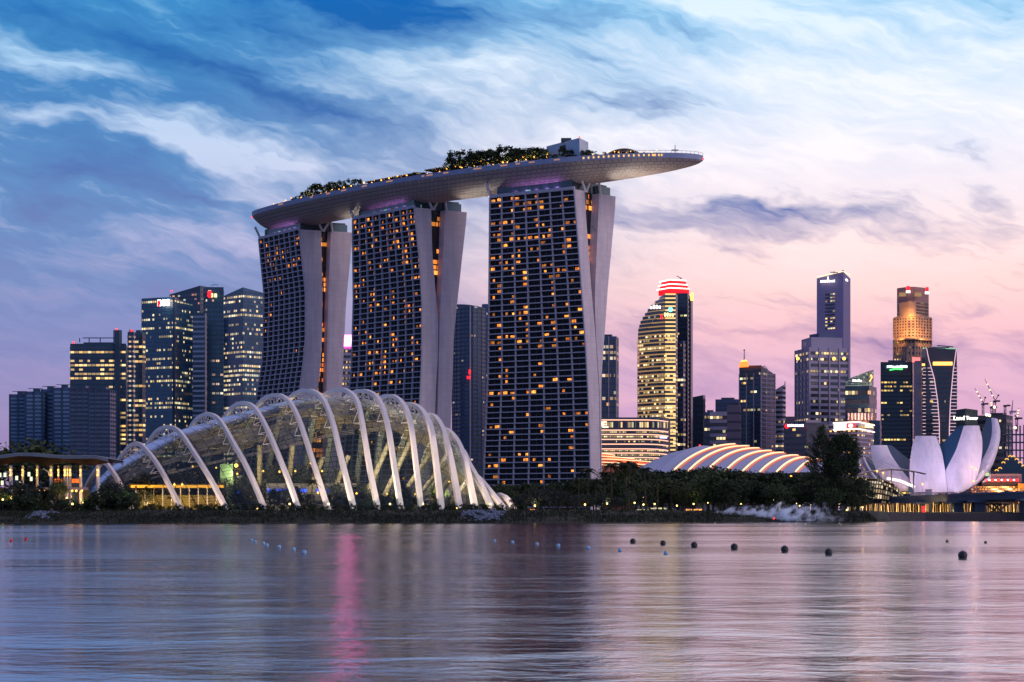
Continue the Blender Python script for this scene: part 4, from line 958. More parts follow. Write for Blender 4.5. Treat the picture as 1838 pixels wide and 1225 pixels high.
D = 2020; r = tower('lower slatted block of pale horizontal fins left of the red and cream signed tower', fp_box(346, 368, 371, D), Zs((560, 562, 562, 560), D), 40, M_spD, mat('pale_fin', rgb(118, 130, 160), .5), .40, roofbox=False)
D = 2000; tower('blue glass tower with sloping roof beside the leftmost hotel tower', fp_box(401.5, 436, 476, D), Zs((527, 516, 523, 530), D), 48, M_spB, GB, .6, roofbox=False)
# ---- between the hotel towers
D = 2100; r = tower('distant pale tower with a hot pink sign, between the left and middle hotel towers', fp_box(612, 633, 634, D), Z(622, D), 30, M_spG, GK, .5, roofbox=False)
M_pink = emis('sign_pink', rgb(255, 60, 160), 28)
s = MB(); s.box(P(625, 612, D), (9.5, 2, 12)); s.build('pink_sign', M_pink, r)
text('WI', 'sign_lettering', M_dim, r, P(624, 613, D-2.2), 8, (1, 0, 0), .5)
D = 1900; n = 8; pl = [xy(lerp(812, 872, k/n), D+8-16*math.sin(math.pi*k/n*.9)) for k in range(n+1)]+[xy(872, D+50), xy(812, D+50)]
r = tower('curved grey-blue apartment tower with small scattered windows, between middle and right hotel towers', pl, [Z(lerp(545, 553, (k/n)), D) for k in range(n+1)]+[Z(556, D), Z(548, D)], 50, M_spSl, GG, .55, name='apartment_tower', roofbox=False, pier=(4.5, M_spD, .5))
s = MB(); s.prism([xy(843, D-9), xy(845, D-9), xy(845, D-7), xy(843, D-7)], 4.4, Z(552, D)); s.build('pale_fin', M_spP, r)
s = MB(); s.tube([P(838, 548, D), P(864, 556, D), ], .4, 4); s.build('roof_rail', M_spD, r)
s = MB(); s.box(P(843, 668, D-12), (1.6, .6, 4)); s.box(P(841, 678, D-12), (3, .6, 2.6)); s.build('red_sign', M_sred, r)
tower('sliver of a grey tower touching the left edge of the right hotel tower', fp_box(868, 880, 881, 2100), Z(546, 2100), 40, M_spSl, GG, .5, roofbox=False)
tower('low dark podium at the foot of the curved apartment tower', fp_box(836, 872, 873, 1450), Z(836, 1450), 5, M_spD, GJ, .6, name='podium', cat='building', roofbox=False)
tower('open-topped gridded glass tower just right of the right hotel tower', fp_box(1066, 1106, 1109.5, 1800), Z(604, 1800), 30, M_spSl, glazing('glass_openfloor', lit=.45, cell=3.5, es=.8, warm=rgb(255, 180, 110), seed=14, mull=.15, glass=(.04, .06, .08, 1), floorvar=.6), .7, pier=(7, M_spP, .6))
# ---- curved block with lit floor edges and the UE. sign
D = 1600; n = 10; pl = [xy(1050, D-4)]+[xy(lerp(1100, 1178, k/4), D-4) for k in range(5)]+[xy(1190, D+1), xy(1199, D+9), xy(1203, D+20), xy(1203, D+60), xy(1050, D+60)]
ue = thing('curved_office_block', 'low dark office block with glowing orange floor lines and a UE. sign', 'building', (X(1130, D), D, 4.4))
s = MB(); s.prism(pl, 4.4, Z(750, D)); s.build('wall', M_spD, ue)
lines = [754.7, 773, 780.7, 789.5, 798, 806.5, 814, 822, 830]
GU = glazing('glass_ue', lit=.5, cell=1.5, es=1.0, warm=rgb(255, 195, 110), cool=rgb(240, 235, 180), seed=15, mull=.15, glass=(.02, .025, .035, 1), floorvar=.7)
for k, y in enumerate(lines):
    zz = Z(y, D); s = MB(); s.tube([(p[0], p[1]-.7, zz-(1.0 if i > 4 else 0)*min(1, (i-4)*.3)) for i, p in enumerate(pl[:8])], .42, 5); s.build('floor_edge_light', emis('peach_tube', rgb(255, 190, 160), 1.5), ue)
    if k < len(lines)-1:
        zb = Z(lines[k+1], D)+1.4; zt_ = zz-.9; s = MB(); per = 0
        if k == 0: zt_ = Z(757, D)
        for i in range(7):
            a, c = pl[i], pl[i+1]; L = math.dist(a, c); s.face([(a[0], a[1]-.3, zb), (c[0], c[1]-.3, zb), (c[0], c[1]-.3, zt_), (a[0], a[1]-.3, zt_)], [(per, k), (per+L, k), (per+L, k+.99), (per, k+.99)]); per += L
        s.build('window_band', GU, ue)
for px in (1111, 1126, 1141, 1156, 1171, 1184, 1190): s = MB(); s.box((X(px, D-5), D-4.8, Z(763, D)), (.6, .4, 5.2)); s.build('mullion', M_spP, ue)
text('UE.', 'sign_lettering', emis('sign_peach', rgb(255, 215, 180), 2.8), ue, P(1081, 763, D-6), 7.2, (1, 0, 0), .3)
glyphs(ue, P(1192, 785, D-4), 5, 1.9, emis('sign_lilac', rgb(230, 210, 255), 2.5), right=(1, .6, 0), seed=8)
# ---- red-crowned tower pair
D = 2080; dk = tower('tall dark tower with a stepped glowing red crown', [xy(1176, D+26), xy(1192, D+8), xy(1234, D+2), xy(1243, D+22), xy(1243, D+50), xy(1180, D+50)], Zs((540, 526, 526, 534, 534, 536), D), 48, mat('navy_spandrel', (.016, .03, .06, 1), .3, vary=.3, vs=.05, spec=.8), GJ, .5, roofbox=False)
s = MB()
for k, (xa, xb, yb, yt) in enumerate(((1182, 1237, 524, 517), (1184.5, 1234.5, 515.5, 510), (1187, 1231.5, 508.5, 502.5))):
    s = MB(); s.prism([xy(xa, D+16), xy((xa+xb)/2-6, D+4), xy(xb, D+8), xy(xb, D+40), xy(xa, D+40)], Z(yb, D), [Z(q, D) for q in (yt+1.5, yt, yt+1, yt, yt)]); s.build('red_tier', emis('red_crown', rgb(238, 12, 30), 1.3), dk)
    s = MB(); s.tube([(X(xa-1, D), D+15, Z(yt+1, D)), (X((xa+xb)/2-6, D), D+2.5, Z(yt-.6, D)), (X(xb+1, D), D+7, Z(yt+.4, D))], .55, 5); s.build('white_line', M_dim, dk)
s = MB(); s.tube([P(1215, 496, D), P(1224, 500.5, D+10)], .45, 5); s.tube([P(1221, 503, D+10), P(1221, 499, D+10)], .4, 5); s.build('roof_crane', M_spD, dk)
s = MB(); s.box(P(1242, 533, D), (3, 2, 8)); s.build('sign', M_swarm, dk)
s = MB(); s.prism([xy(1240, D+10), xy(1243.5, D+14), xy(1243.5, D+18), xy(1240, D+16)], 4.4, Z(534, D)); s.build('pale_edge', M_spP, dk)
D = 2000; cur = thing('curved_office_tower', 'gold-banded office tower with a curved left side, in front of the red-crowned tower', 'skyscraper', (X(1180, D), D, 4.4))
def edge_l(py): return interp(py, [(527, 1191), (532, 1186), (540, 1176), (550, 1166), (562, 1158), (575, 1150), (590, 1145.5), (620, 1144), (900, 1144)])
nf = 44; y0_, y1_ = 527, 842
rows = []
def sec_c(py):
    xl = edge_l(py); n = 8; pts = []
    for k in range(n+1):
        q = k/n; px = lerp(xl, 1194, 1-(1-q)**1.3); pts.append(xy(px, D+26*(1-q)**1.8))
    return pts+[xy(1212.5, D), xy(1216, D+8)]
s = MB(); rr_ = [y0_+(y1_-y0_)*k/40 for k in range(41)]
s.grid([[(p[0], p[1], Z(y, D)) for p in sec_c(y)] for y in rr_], smooth=False); tp = sec_c(y0_); s.face([(p[0], p[1], Z(y0_, D)) for p in tp]+[(p[0], D+40, Z(y0_, D)) for p in (tp[-1], tp[0])])
L_ = [(sec_c(y)[0][0], sec_c(y)[0][1], Z(y, D)) for y in rr_]; s.grid([L_, [(p[0]+4, D+60, p[2]) for p in L_]], smooth=False)
L_ = [(sec_c(y)[-1][0], sec_c(y)[-1][1], Z(y, D)) for y in rr_]; s.grid([L_, [(p[0]+2, D+30, p[2]) for p in L_]], smooth=False)
s.build('wall', mat('smoked_wall', (.035, .035, .045, 1), .3, spec=.7), cur)
M_gold = mat('tan_band', rgb(190, 150, 105), .5, emit=rgb(255, 196, 105), es=0)
M_goldlit = emis('cove_band', rgb(255, 212, 135), 1.1); M_golddim = emis('cove_band_dim', rgb(225, 178, 120), .45)
for k in range(nf):
    ya = y0_+(y1_-y0_)*(k+.30)/nf; yb = y0_+(y1_-y0_)*(k+.98)/nf; yc = y0_+(y1_-y0_)*(k+.28)/nf
    a = sec_c(yb); s = MB(); per = 0
    for i in range(len(a)-1):
        L = math.dist(a[i], a[i+1]); p, q = a[i], a[i+1]
        s.face([(p[0], p[1]-.4, Z(yb, D)), (q[0], q[1]-.4, Z(yb, D)), (q[0], q[1]-.4, Z(ya, D)), (p[0], p[1]-.4, Z(ya, D))], [(per, k), (per+L, k), (per+L, k+.99), (per, k+.99)]); per += L
    s.build('window_band', GH if k > 9 else GG, cur)
    a = sec_c(yc); s = MB(); s.grid([[(p[0], p[1]-.9, Z(yc, D)+.9) for p in a[:9]], [(p[0], p[1]-.9, Z(yc, D)-.5) for p in a[:9]]], smooth=False); s.build('floor_light_band', M_golddim, cur)
    s = MB(); s.grid([[(p[0], p[1]-.95, Z(yc, D)+1) for p in a[8:10]], [(p[0], p[1]-.95, Z(yc, D)-.6) for p in a[8:10]]], smooth=False); s.build('floor_light_band', M_goldlit, cur)
glyphs(cur, P(1179, 551, D-2), 4, 4, M_dim, right=(1, -.2, 0), seed=1, name='sign'); glyphs(cur, P(1203, 565, D-4), 4, 3.6, emis('sign_cream', rgb(255, 235, 150), 2.6), seed=2, name='sign_lettering')
s = MB(); s.ball(P(1203.5, 556, D-3), 2.4, 8, 6); s.build('sign_emblem', M_scy, cur)
s = MB(); s.box(P(1187.5, 569, D-4), (1.6, 1, 4.5)); s.build('sign_emblem', M_sred, cur)
tower('glass annexe with warm floors between the gold-banded and the red-crowned tower', fp_box(1216, 1226, 1230, 2030), Z(612, 2030), 34, M_spSl, GI, .6, roofbox=False)
# ---- centre right group
D = 2150; tower('plain dark tower with a slanting top beside the red-crowned tower', fp_box(1243, 1262, 1266, D), Zs((713, 709.5, 709, 712), D), 20, M_spD, mat('plain_dark', (.03, .035, .055, 1), .5), .4, roofbox=False)
tower('slate mid-rise with a few windows left of the low stone blocks', fp_box(1264, 1284, 1286, 2080), Z(740, 2080), 16, M_spSl, GI, .55)
tower('glassy block behind the low stone block, flat dark roof', fp_box(1284, 1326, 1330, 2200), Z(717, 2200), 18, M_spSl, GJ, .55)
tower('low banded stone block with pale lit floors left of the spire-topped tower', fp_box(1274, 1316, 1326, 2000), Z(739, 2000), 14, M_spG, GI, .5)
tower('brown-grey plain block squeezed left of the spire-topped tower', fp_box(1305, 1328, 1330, 1970), Z(727, 1970), 12, mat('mauve_wall', rgb(96, 84, 104), .8), mat('plain_dark', (.03, .035, .055, 1), .5), .2, roofbox=False)
D = 1990; r = tower('banded office tower with a spire on a glowing orange crown', fp_box(1327, 1366, 1391, D), Zs((655, 656, 670, 668), D), 32, M_spD, GJ, .62, pier=(9, M_spG, .8))
bands(r, [(p[0], p[1]-.4) for p in fp_box(1366, 1391, 1391.2, D)], 4.4, Z(672, D), 32, M_spG, .18, .4, gap=.9)
s = MB(); s.prism([(X(1337+8*math.cos(a*.524), D), D+8+16*math.sin(a*.524)) for a in range(12)], Z(658, D), Z(650, D)); s.build('crown', emis('crown_orange', rgb(255, 120, 50), 2.2), r)
s = MB(); s.prism([(X(1337+5*math.cos(a*.524), D), D+8+12*math.sin(a*.524)) for a in range(12)], Z(650, D), Z(647, D)); s.build('crown_top', M_swarm, r)
s = MB(); s.tube([P(1336, 648, D), P(1336, 630, D)], [.9, .4], 6); s.ball(P(1336, 629, D), 1.0, 8, 6); s.build('spire', M_spP, r)
s = MB(); s.tube([P(1366, 661, D), P(1372, 657, D), P(1378, 664, D), P(1378, 670, D)], .5, 5); s.build('roof_arch', M_spP, r)
D = 2020; r = tower('narrow stepped tower with a pointed mast, attached look, right of the spire-topped tower', fp_box(1391, 1405, 1410, D), Zs((700, 692, 688, 700), D), 26, M_spG, GI, .5, roofbox=False)
s = MB(); s.tube([P(1409, 690, D), P(1409, 685, D)], .5, 5); s.build('mast', M_spP, r)
tower('plain mauve low block behind the blue-signed building', fp_box(1409, 1428, 1430, 2200), Z(748, 2200), 8, mat('mauve_wall', rgb(96, 84, 104), .8), mat('plain_dark', (.03, .035, .055, 1), .5), .3, roofbox=False, name='low_block', cat='building')
D = 2270; r = tower('slender pale tower, the tallest on the right, with white signs below its roof', fp_box(1466, 1513.7, 1526.5, D), Zs((498.6, 488, 495, 498), D), 56, mat('lilac_stone', rgb(128, 120, 158), .75, vary=.05, vs=.1), mat('plain_dark', (.03, .035, .055, 1), .5), .0001, roofbox=False)
for k in range(11):
    y = 527+k*6.15; s = MB(); a = Vector((X(1476, D+8), D+9.2)); c = Vector((X(1498, D+4), D+3.0)); 
    s.face([(a.x, a.y-2.6, Z(y+3.6, D)), (c.x, c.y-1.4, Z(y+2.0, D)), (c.x, c.y-1.4, Z(y-1.2, D)), (a.x, a.y-2.6, Z(y+.4, D))], [(0, k), (16, k), (16, k+.99), (0, k+.99)]); s.build('window_band', GI, r)
for k in range(28):
    y = 527+k*6.15; s = MB(); a = Vector((X(1517.5, D), D+8)); c = Vector((X(1523, D), D+22))
    s.face([(a.x+.3, a.y-1.5, Z(y+3, D)), (c.x+.3, c.y-1.5, Z(y+4.6, D)), (c.x+.3, c.y-1.5, Z(y+1, D)), (a.x+.3, a.y-1.5, Z(y-.6, D))], [(0, k), (8, k), (8, k+.99), (0, k+.99)]); s.build('window_band', GJ, r)
s = MB(); a = P(1467, 497.5, D+7); s.tube([a, P(1513.7, 487.5, D-1), P(1526, 494.5, D+30)], .5, 5); s.build('cornice_light', emis('cream_tube', rgb(255, 225, 180), 1.5), r)
rt = (X(1513.7, D)-X(1466, D+8), -8, 0); p = P(1487, 505, D-.5); glyphs(r, (p.x, p.y, p.z), 9, 2.6, M_dim, right=rt, seed=5, name='sign_lettering', heights=(.7, 1)); s = MB(); s.box((p.x-.5, p.y, p.z+3.2), (.8, .6, 4)); s.build('sign_emblem', M_dim, r)
p = P(1520.5, 503, D+12); glyphs(r, (p.x, p.y, p.z), 4, 2.4, M_dim, right=(.5, 1, 0), seed=6, name='sign_lettering')
s = MB(); s.tube([P(1490, 489, D), P(1504, 490, D)], .5, 5); s.tube([P(1497, 493, D), P(1497, 486.5, D)], .4, 5); s.ball(P(1513, 487, D), 1.2, 8, 6); s.build('roof_gear', M_spD, r)
D = 2050; r = thing('stepped_stone_tower', 'broad grey stone tower with stepped shoulders in front of the tallest pale tower', 'skyscraper', (X(1476, D), D, 4.4))
s = MB(); s.prism(fp_box(1428, 1453, 1523.5, D), 4.4, Z(624, D)); s.build('wall', M_spG, r)
s = MB(); s.prism(fp_box(1438.6, 1456, 1512, D+6), Z(624, D), Z(604.5, D)); s.build('upper_tier', M_spG, r)
s = MB(); s.prism(fp_box(1453, 1470, 1498, D+10), Z(604.5, D), Z(597, D)); s.build('top_tier', M_spSl, r)
s = MB(); s.face([P(1442, 622, D+4), P(1447, 622, D+3), P(1447, 614, D+3), P(1442, 614, D+4)]); s.build('sky_slot', M_spP, r)
bands(r, fp_box(1428, 1453, 1523.5, D), 6, Z(628, D), 27, GI, .52, .3); piers(r, fp_box(1428, 1453, 1523.5, D), 4.4, Z(624, D), 11, M_spG, 1.6, 1.0)
for px in (1432, 1497, 1515): s = MB(); s.ball(P(px, 644, D-6), 1.7, 8, 6); s.build('shoulder_lamp', M_lant, r)
D = 2000; r = tower('dark tower with a lit glass lantern rising to a point on its right', fp_box(1517, 1560, 1573.5, D), Z(693, D), 14, M_spD, GI, .55, roofbox=False)
s = MB(); fpb = [xy(1517, D+12), xy(1560, D+1), xy(1568, D+8), xy(1520, D+30)]; s.prism(fpb, Z(693, D), Zs((681, 666, 663, 680), D)); s.build('glass_lantern', glazing('lantern_glass', (.1, .12, .12, 1), .7, 3, rgb(190, 200, 150), rgb(200, 210, 190), .45, seed=16), r)
glyphs(r, P(1540, 683, D-3), 5, 2.6, M_dim, seed=9); s = MB(); s.tube([P(1561, 685, D-2), P(1565, 678, D-2), P(1563, 673, D-2)], .9, 6); s.build('sign_emblem', M_swarm, r)
s = MB(); s.prism(fp_box(1521, 1560, 1572, D-4), 4.4, Z(742, D-4)); s.build('arcade_block', M_spBr, r)
for px in range(1523, 1570, 6): s = MB(); s.box(P(px, 748, D-8), (1.4, 1.4, 7)); s.build('lit_column', M_spP, r)
light('arcade_lamp', 'POINT', P(1545, 750, D-16), 30000, (1, .6, .4), r, shadow_soft_size=2)
D = 1500; r = tower('low office building crowned by a bright white band sign, behind the big tree', fp_box(1478, 1540, 1568, D), Zs((762, 757, 762, 765), D), 20, M_spG, GK, .5, roofbox=False)
for y0, c_ in ((759, 0), (771.5, 1)):
    s = MB(); s.tube([(p[0], p[1]-1, z_) for p, z_ in zip([xy(1495, D+8), xy(1540, D-.5), xy(1569, D+22)], Zs((y0, y0-1.2, y0+2.5), D))], .5, 5); s.build('sign_border_light', emis('pinkwhite_tube', rgb(255, 215, 205), 2.4), r)
a, c = P(1496, 770, D+6), P(1518, 769, D+2.5); s = MB(); s.face([(a.x, a.y-2, a.z), (c.x, c.y-2, c.z), (c.x, c.y-2, c.z+4), (a.x, a.y-2, a.z+4)]); s.build('sign_panel', emis('panel_white', rgb(255, 250, 245), 2.5), r)
s = MB(); q = P(1527, 764.5, D-2.5); s.prism([(q.x+3*math.cos(a_*.785), q.y-1+.2*math.sin(a_*.785)) for a_ in range(8)], q.z-1.6, q.z+1.6); s.build('sign_emblem', M_sred, r)
s = MB(); q = P(1527, 764.5, D-4); s.ball((q.x, q.y, q.z), 1.8, 10, 6, .8); s.build('sign_emblem_centre', emis('panel_white', rgb(255, 250, 245), 2.5), r)
a, c = P(1552, 767, D+5), P(1566, 768, D+15); s = MB(); s.face([(a.x, a.y-2, a.z-.3), (c.x, c.y-2, c.z-.3), (c.x, c.y-2, c.z+2.6), (a.x, a.y-2, a.z+2.6)]); s.build('sign_panel', emis('sign_cream', rgb(255, 235, 150), 2.6), r)
tower('dark sliver building right of the white-crowned office building', fp_box(1566, 1577, 1579, 1560), Z(755, 1560), 12, M_spD, GJ, .5, roofbox=False, name='dark_block')
D = 1480; r = tower('dark navy office building with a red emblem and a blue-white sign', fp_box(1407, 1447, 1487, D), Z(760, D), 14, mat('navy_spandrel', (.016, .03, .06, 1), .3, vary=.3, vs=.05, spec=.8), GJ, .5)
s = MB(); s.ball(P(1412.5, 765.5, D-1), 1.7, 8, 6); s.build('sign_emblem', M_sred, r); glyphs(r, P(1429.5, 764, D-3), 9, 1.9, emis('sign_bluewhite', rgb(215, 220, 255), 3.4), 'sign_lettering', seed=11, heights=(.8, 1))
s = MB(); s.box(P(1459.5, 757, D+6), (11, 6, 2)); s.build('roof_unit', M_spP, r)
D = 1900; r = tower('black-glass tower with a cyan-white sign and green swoosh at its top', fp_box(1580.5, 1638, 1640, D), Z(650, D), 34, mat('black_spandrel', (.012, .016, .028, 1), .3, vary=.3, vs=.05, spec=.7), glazing('glass_black', lit=.36, cell=3.0, es=1.2, warm=rgb(255, 200, 95), cool=rgb(255, 225, 140), seed=17, mull=.18, glass=(.01, .014, .02, 1), floorvar=.5, clump=.04), .5, band_top=Z(668, 1900))
glyphs(r, P(1612, 658, D-2), 11, 2.5, emis('sign_icy', rgb(215, 250, 255), 3), 'sign_lettering', seed=12, heights=(.6, 1)); s = MB(); s.tube([P(1597, 664.5, D-2), P(1607, 662.5, D-2), P(1620, 663, D-2)], .8, 6); s.build('sign_swoosh', emis('sign_green', rgb(90, 255, 120), 1.6), r)
D = 2390; r = thing('crowned_stone_tower', 'octagonal stone tower washed with golden light in two tiers and red-white signs on top', 'skyscraper', (X(1638, D), D, 4.4))
def octo(x0, x1, D, ch=.25): w_ = (x1-x0); return [xy(x0, D+16), xy(x0+w_*.36, D), xy(x0+w_*.56, D), xy(x1, D+16), xy(x1, D+46), xy(x0, D+46)]
tiers_ = [(1604.5, 1671.5, 900, 606), (1604.5, 1671.5, 606, 567), (1610, 1667, 567, 514)]
for k, (a, c, yb, yt) in enumerate(tiers_):
    pl = octo(a, c, D+k*3); zt_ = Z(yt, D)
    s = MB(); s.prism(pl, 4.4 if k == 0 else Z(yb, D), zt_); s.build('tier', M_spBr if k < 2 else mat('mauve_stone', rgb(160, 122, 118), .7), r)
    if k < 2: bands(r, pl, 8 if k == 0 else Z(yb, D)+1, zt_-1, 30 if k == 0 else 7, GK if k == 0 else glazing('glass_small_dark', lit=.05, cell=3.6, es=.8, seed=18, mull=.45, glass=(.02, .02, .03, 1)), .45, .3); piers(r, pl, 8 if k == 0 else Z(yb, D)+1, zt_-1, 4.5, M_spBr, 2.0, .7)
    else: bands(r, octo(a+4, c-4, D+4), Z(yb, D)+2, Z(540, D), 4, glazing('glass_small_dark', lit=.05, cell=3.6, es=.8, seed=18, mull=.45, glass=(.02, .02, .03, 1)), .45, 2.5)
s = MB(); s.prism(octo(1614, 1661, D), Z(567, D), Z(541, D)); s.build('tier', M_spBr, r)
for (px, py) in ((1620, 533), (1648, 533)): s = MB(); s.box(P(px, py-4, D), (8, 2, 4.5)); s.build('crown_window', M_golddim, r)
for (px, py) in ((1630, 518), (1664, 520)):
    s = MB(); s.box(P(px, py, D-1), (3.4, 2, 5.5)); s.build('sign_emblem', M_sred, r); s = MB(); s.box(P(px, py+6, D-1), (4.5, 2, 2.6)); s.build('sign_panel', M_dim, r)
for (px, py, e) in ((1616, 608, 18000), (1623, 606, 12000), (1645, 607, 22000), (1657, 608, 22000), (1618, 592, 9000), (1647, 592, 12000), (1628, 568, 8000), (1640, 568, 9000), (1611, 569, 6000)):
    light('tier_lamp', 'POINT', P(px, py, D-5), e, (1, .55, .16), r, shadow_soft_size=1.5)
s = MB(); s.prism(octo(1603, 1673, D-8), Z(611, D), Z(608.5, D)); s.build('ledge', M_spBr, r)
D = 1890; tower('pale concrete service shaft between the black-glass and the outlined tower', fp_box(1640, 1653, 1656, D), Z(642, D), 5, M_spP, M_spG, .05, roofbox=False, name='service_shaft')
s = MB(); 
D = 1860; r = tower('dark tower outlined in thin pink-white light lines with an amber sign', fp_box(1655, 1662, 1717.5, D), Zs((624, 624, 626, 626), D), 30, mat('plum_spandrel', (.03, .026, .045, 1), .35, vary=.2, vs=.05, spec=.6), GJ, .55, roofbox=True, band_top=Z(655, 1860))
M_line = emis('pink_line', rgb(250, 205, 225), .95)
def onf(px, py): return P(px, py, D-2.5+(px-1662)*.10 if px > 1662 else D+2)
s = MB(); s.tube([onf(1663, 625), onf(1667, 645), onf(1677, 680), onf(1683, 720), onf(1686, 760), onf(1686.5, 810)], .38, 5); s.build('light_line', M_line, r)
s = MB(); s.tube([onf(1716.5, 627), onf(1711, 665), onf(1706, 720), onf(1704, 770), onf(1704, 812)], .38, 5); s.build('light_line', M_line, r)
for k in range(24):
    y = 661+k*6.2; xr_ = interp(y, [(625, 1663), (645, 1667), (680, 1677), (720, 1683), (760, 1686), (820, 1687)]); xq = interp(y, [(627, 1716.5), (665, 1711), (720, 1706), (770, 1704)])
    s = MB(); s.tube([onf(1656, y), onf(xr_, y)], .26, 4); s.build('light_line', M_line, r); s = MB(); s.tube([onf(xq, y), onf(1717, y)], .26, 4); s.build('light_line', M_line, r)
s = MB(); s.box(onf(1692, 653), (18, 1, 3.2)); s.build('amber_sign', M_swarm, r); s = MB(); s.box(onf(1657.5, 655), (2.5, 1, 2)); s.build('amber_sign', M_swarm, r)
s = MB(); s.tube([P(1682, 620.5, D+8), P(1711, 623, D+8)], .5, 5); s.tube([P(1703, 623, D+8), P(1703, 627, D+8)], .5, 5); s.build('roof_rail', M_spD, r)
s = MB(); s.tube([onf(1655.5, 625.5), onf(1662, 625), onf(1717, 626.5)], .4, 5); s.build('roof_line', emis('mint_tube', rgb(150, 235, 180), .8), r)
s = MB(); q = P(1646, 645, 1850); s.box(q, (6, 1, 3)); s.box((q.x-3.4, q.y, q.z-.5), (2, 1, 5)); s.build('side_sign', emis('sign_salmon', rgb(255, 120, 120), 1.6), r)
D = 1800; r = tower('blunt dark block with two white word signs, right of the outlined tower', fp_box(1716, 1733, 1755, D), Zs((735, 733.5, 735.5, 736), D), 6, mat('green_black_panel', (.018, .034, .042, 1), .5), mat('plain_dark', (.03, .035, .055, 1), .5), .01, roofbox=False)
text('Land', 'sign_lettering', M_dim, r, P(1721.5, 751, D-2), 5.2, (1, -.3, 0), .3); text('Tower', 'sign_lettering', M_dim, r, P(1744.5, 751, D-1), 4.4, (1, .35, 0), .3)
# ---- buildings under construction, cranes
D = 1900; r = tower('unfinished concrete tower with bare floors and work lights, right edge', fp_box(1768, 1806, 1818, D), Z(745, D), 14, mat('raw_concrete', rgb(96, 92, 100), .9, vary=.2, vs=.1), glazing('bare_floor', lit=.22, cell=4, es=1.0, warm=rgb(255, 205, 140), seed=19, mull=.3, glass=(.02, .02, .025, 1), floorvar=.2), .45, name='unfinished_tower', cat='building')
tower('unfinished low wing lit warm, left of the bare concrete tower', fp_box(1752, 1768, 1775, 1950), Z(746, 1950), 12, mat('raw_concrete', rgb(96, 92, 100), .9, vary=.2, vs=.1), GI, .45, name='unfinished_wing', cat='building', roofbox=False)
fr = thing('scaffold_frame', 'open steel scaffold frame of a half-built block at the right edge', 'scaffold', (X(1828, 1800), 1800, 4.4)); D = 1800
for i, px in enumerate((1810, 1817, 1824, 1831, 1838, 1845)):
    for dd in (0, 14): s = MB(); s.box((X(px, D), D+dd, (4.4+Z(763+(i % 2)*3, D))/2), (1.1, 1.1, Z(763, D)-4.4)); s.build('column', M_spD, fr)
for y in range(780, 880, 14): s = MB(); s.box((X(1827, D), D+7, Z(y, D)), (18+X(1845, D)-X(1810, D)-14, 15, .8)); s.build('floor_plate', M_spD, fr)
def crane(px, py_base, py_top, jib, back, label, D=1900, lights=3, m=None):
    root = thing('tower_crane', label, 'crane', P(px, py_base, D)); m = m or mat('crane_steel', rgb(60, 52, 72), .6)
    s = MB(); a, c = P(px, py_base, D), P(px, py_top, D)
    for dx_, dy_ in ((-.8, -.8), (.8, -.8), (-.8, .8), (.8, .8)): s.tube([a+Vector((dx_, dy_, 0)), c+Vector((dx_, dy_, 0))], .22, 4)
    n = max(2, int((c-a).length/2.2))
    for k in range(n):
        z0_, z1_ = a.lerp(c, k/n), a.lerp(c, (k+1)/n); sg = 1 if k % 2 else -1; s.tube([z0_+Vector((-.8*sg, -.8, 0)), z1_+Vector((.8*sg, -.8, 0))], .15, 4)
    s.build('tower_mast', m, root)
    s = MB(); s.box(c, (3, 2.4, 1.8)); s.box(c+Vector((3.2, 0, .4)), (3.4, 2.2, 1.6)); s.build('slewing_cab', m, root)
    if jib:
        j = P(jib[0], jib[1], D); s = MB(); o1 = Vector((0, 0, .9)); s.tube([c+o1, j], .22, 4); s.tube([c+Vector((1.2, 0, 0)), j], .22, 4)
        n = int((j-c).length/2.2)
        for k in range(n): s.tube([(c+o1).lerp(j, k/n), (c+Vector((1.2, 0, 0))).lerp(j, (k+.5)/n)], .14, 4)
        jb_ = s.build('jib', m, root); b_ = P(back[0], back[1], D); s = MB(); s.tube([c, b_], .35, 5); s.box(b_, (1.4, 1.4, 1.4)); bm_ = s.build('back_mast', m, root); s = MB(); s.tube([b_, c.lerp(j, .75)], .09, 3); s.build('tie_cable', m, bm_)
        for k in range(lights): s = MB(); s.ball(c.lerp(j, (k+1)/(lights+1))+Vector((0, -.8, .3)), .75, 6, 5); s.build('jib_lamp', emis('work_lamp', rgb(255, 205, 160), 2.2), jb_)
    return root
crane(1764.5, 745, 726, (1749.5, 697), (1768.5, 714), 'left of the two tall luffing cranes, jib leaning left')
crane(1785.5, 745, 721, (1767.5, 681), (1792, 710), 'taller luffing crane with its jib raised steeply left, lamps along it')
crane(1780, 745, 732, (1778, 720), (1782, 730), 'small stub crane between the two tall luffing cranes', lights=2)
crane(1804, 745, 729, None, None, 'short bare crane mast on the unfinished concrete tower')
crane(1815, 745, 740, (1818, 718), (1816, 738), 'thin pale crane with near-vertical jib, right of the unfinished tower', lights=0, m=M_spG)
crane(1825, 775, 752, (1828.5, 733), (1823, 747), 'rightmost crane with red and white lamps by the scaffold frame', D=1800, lights=3)
for (px, py) in ((1785, 731), (1771, 745), (1776, 746), (1822, 768)): 
    p = P(px, py, 1795); l = thing('work_light', 'bright round work light on the construction site at the right edge', 'lamp', p, 'work lights on the construction site'); s = MB(); s.ball(p, 1.2, 8, 6); s.build('lamp', emis('work_lamp_hot', rgb(255, 215, 170), 5), l); s = MB(); s.tube([p, p+Vector((0, 0, -3))], .2, 4); s.build('bracket', M_spD, l)
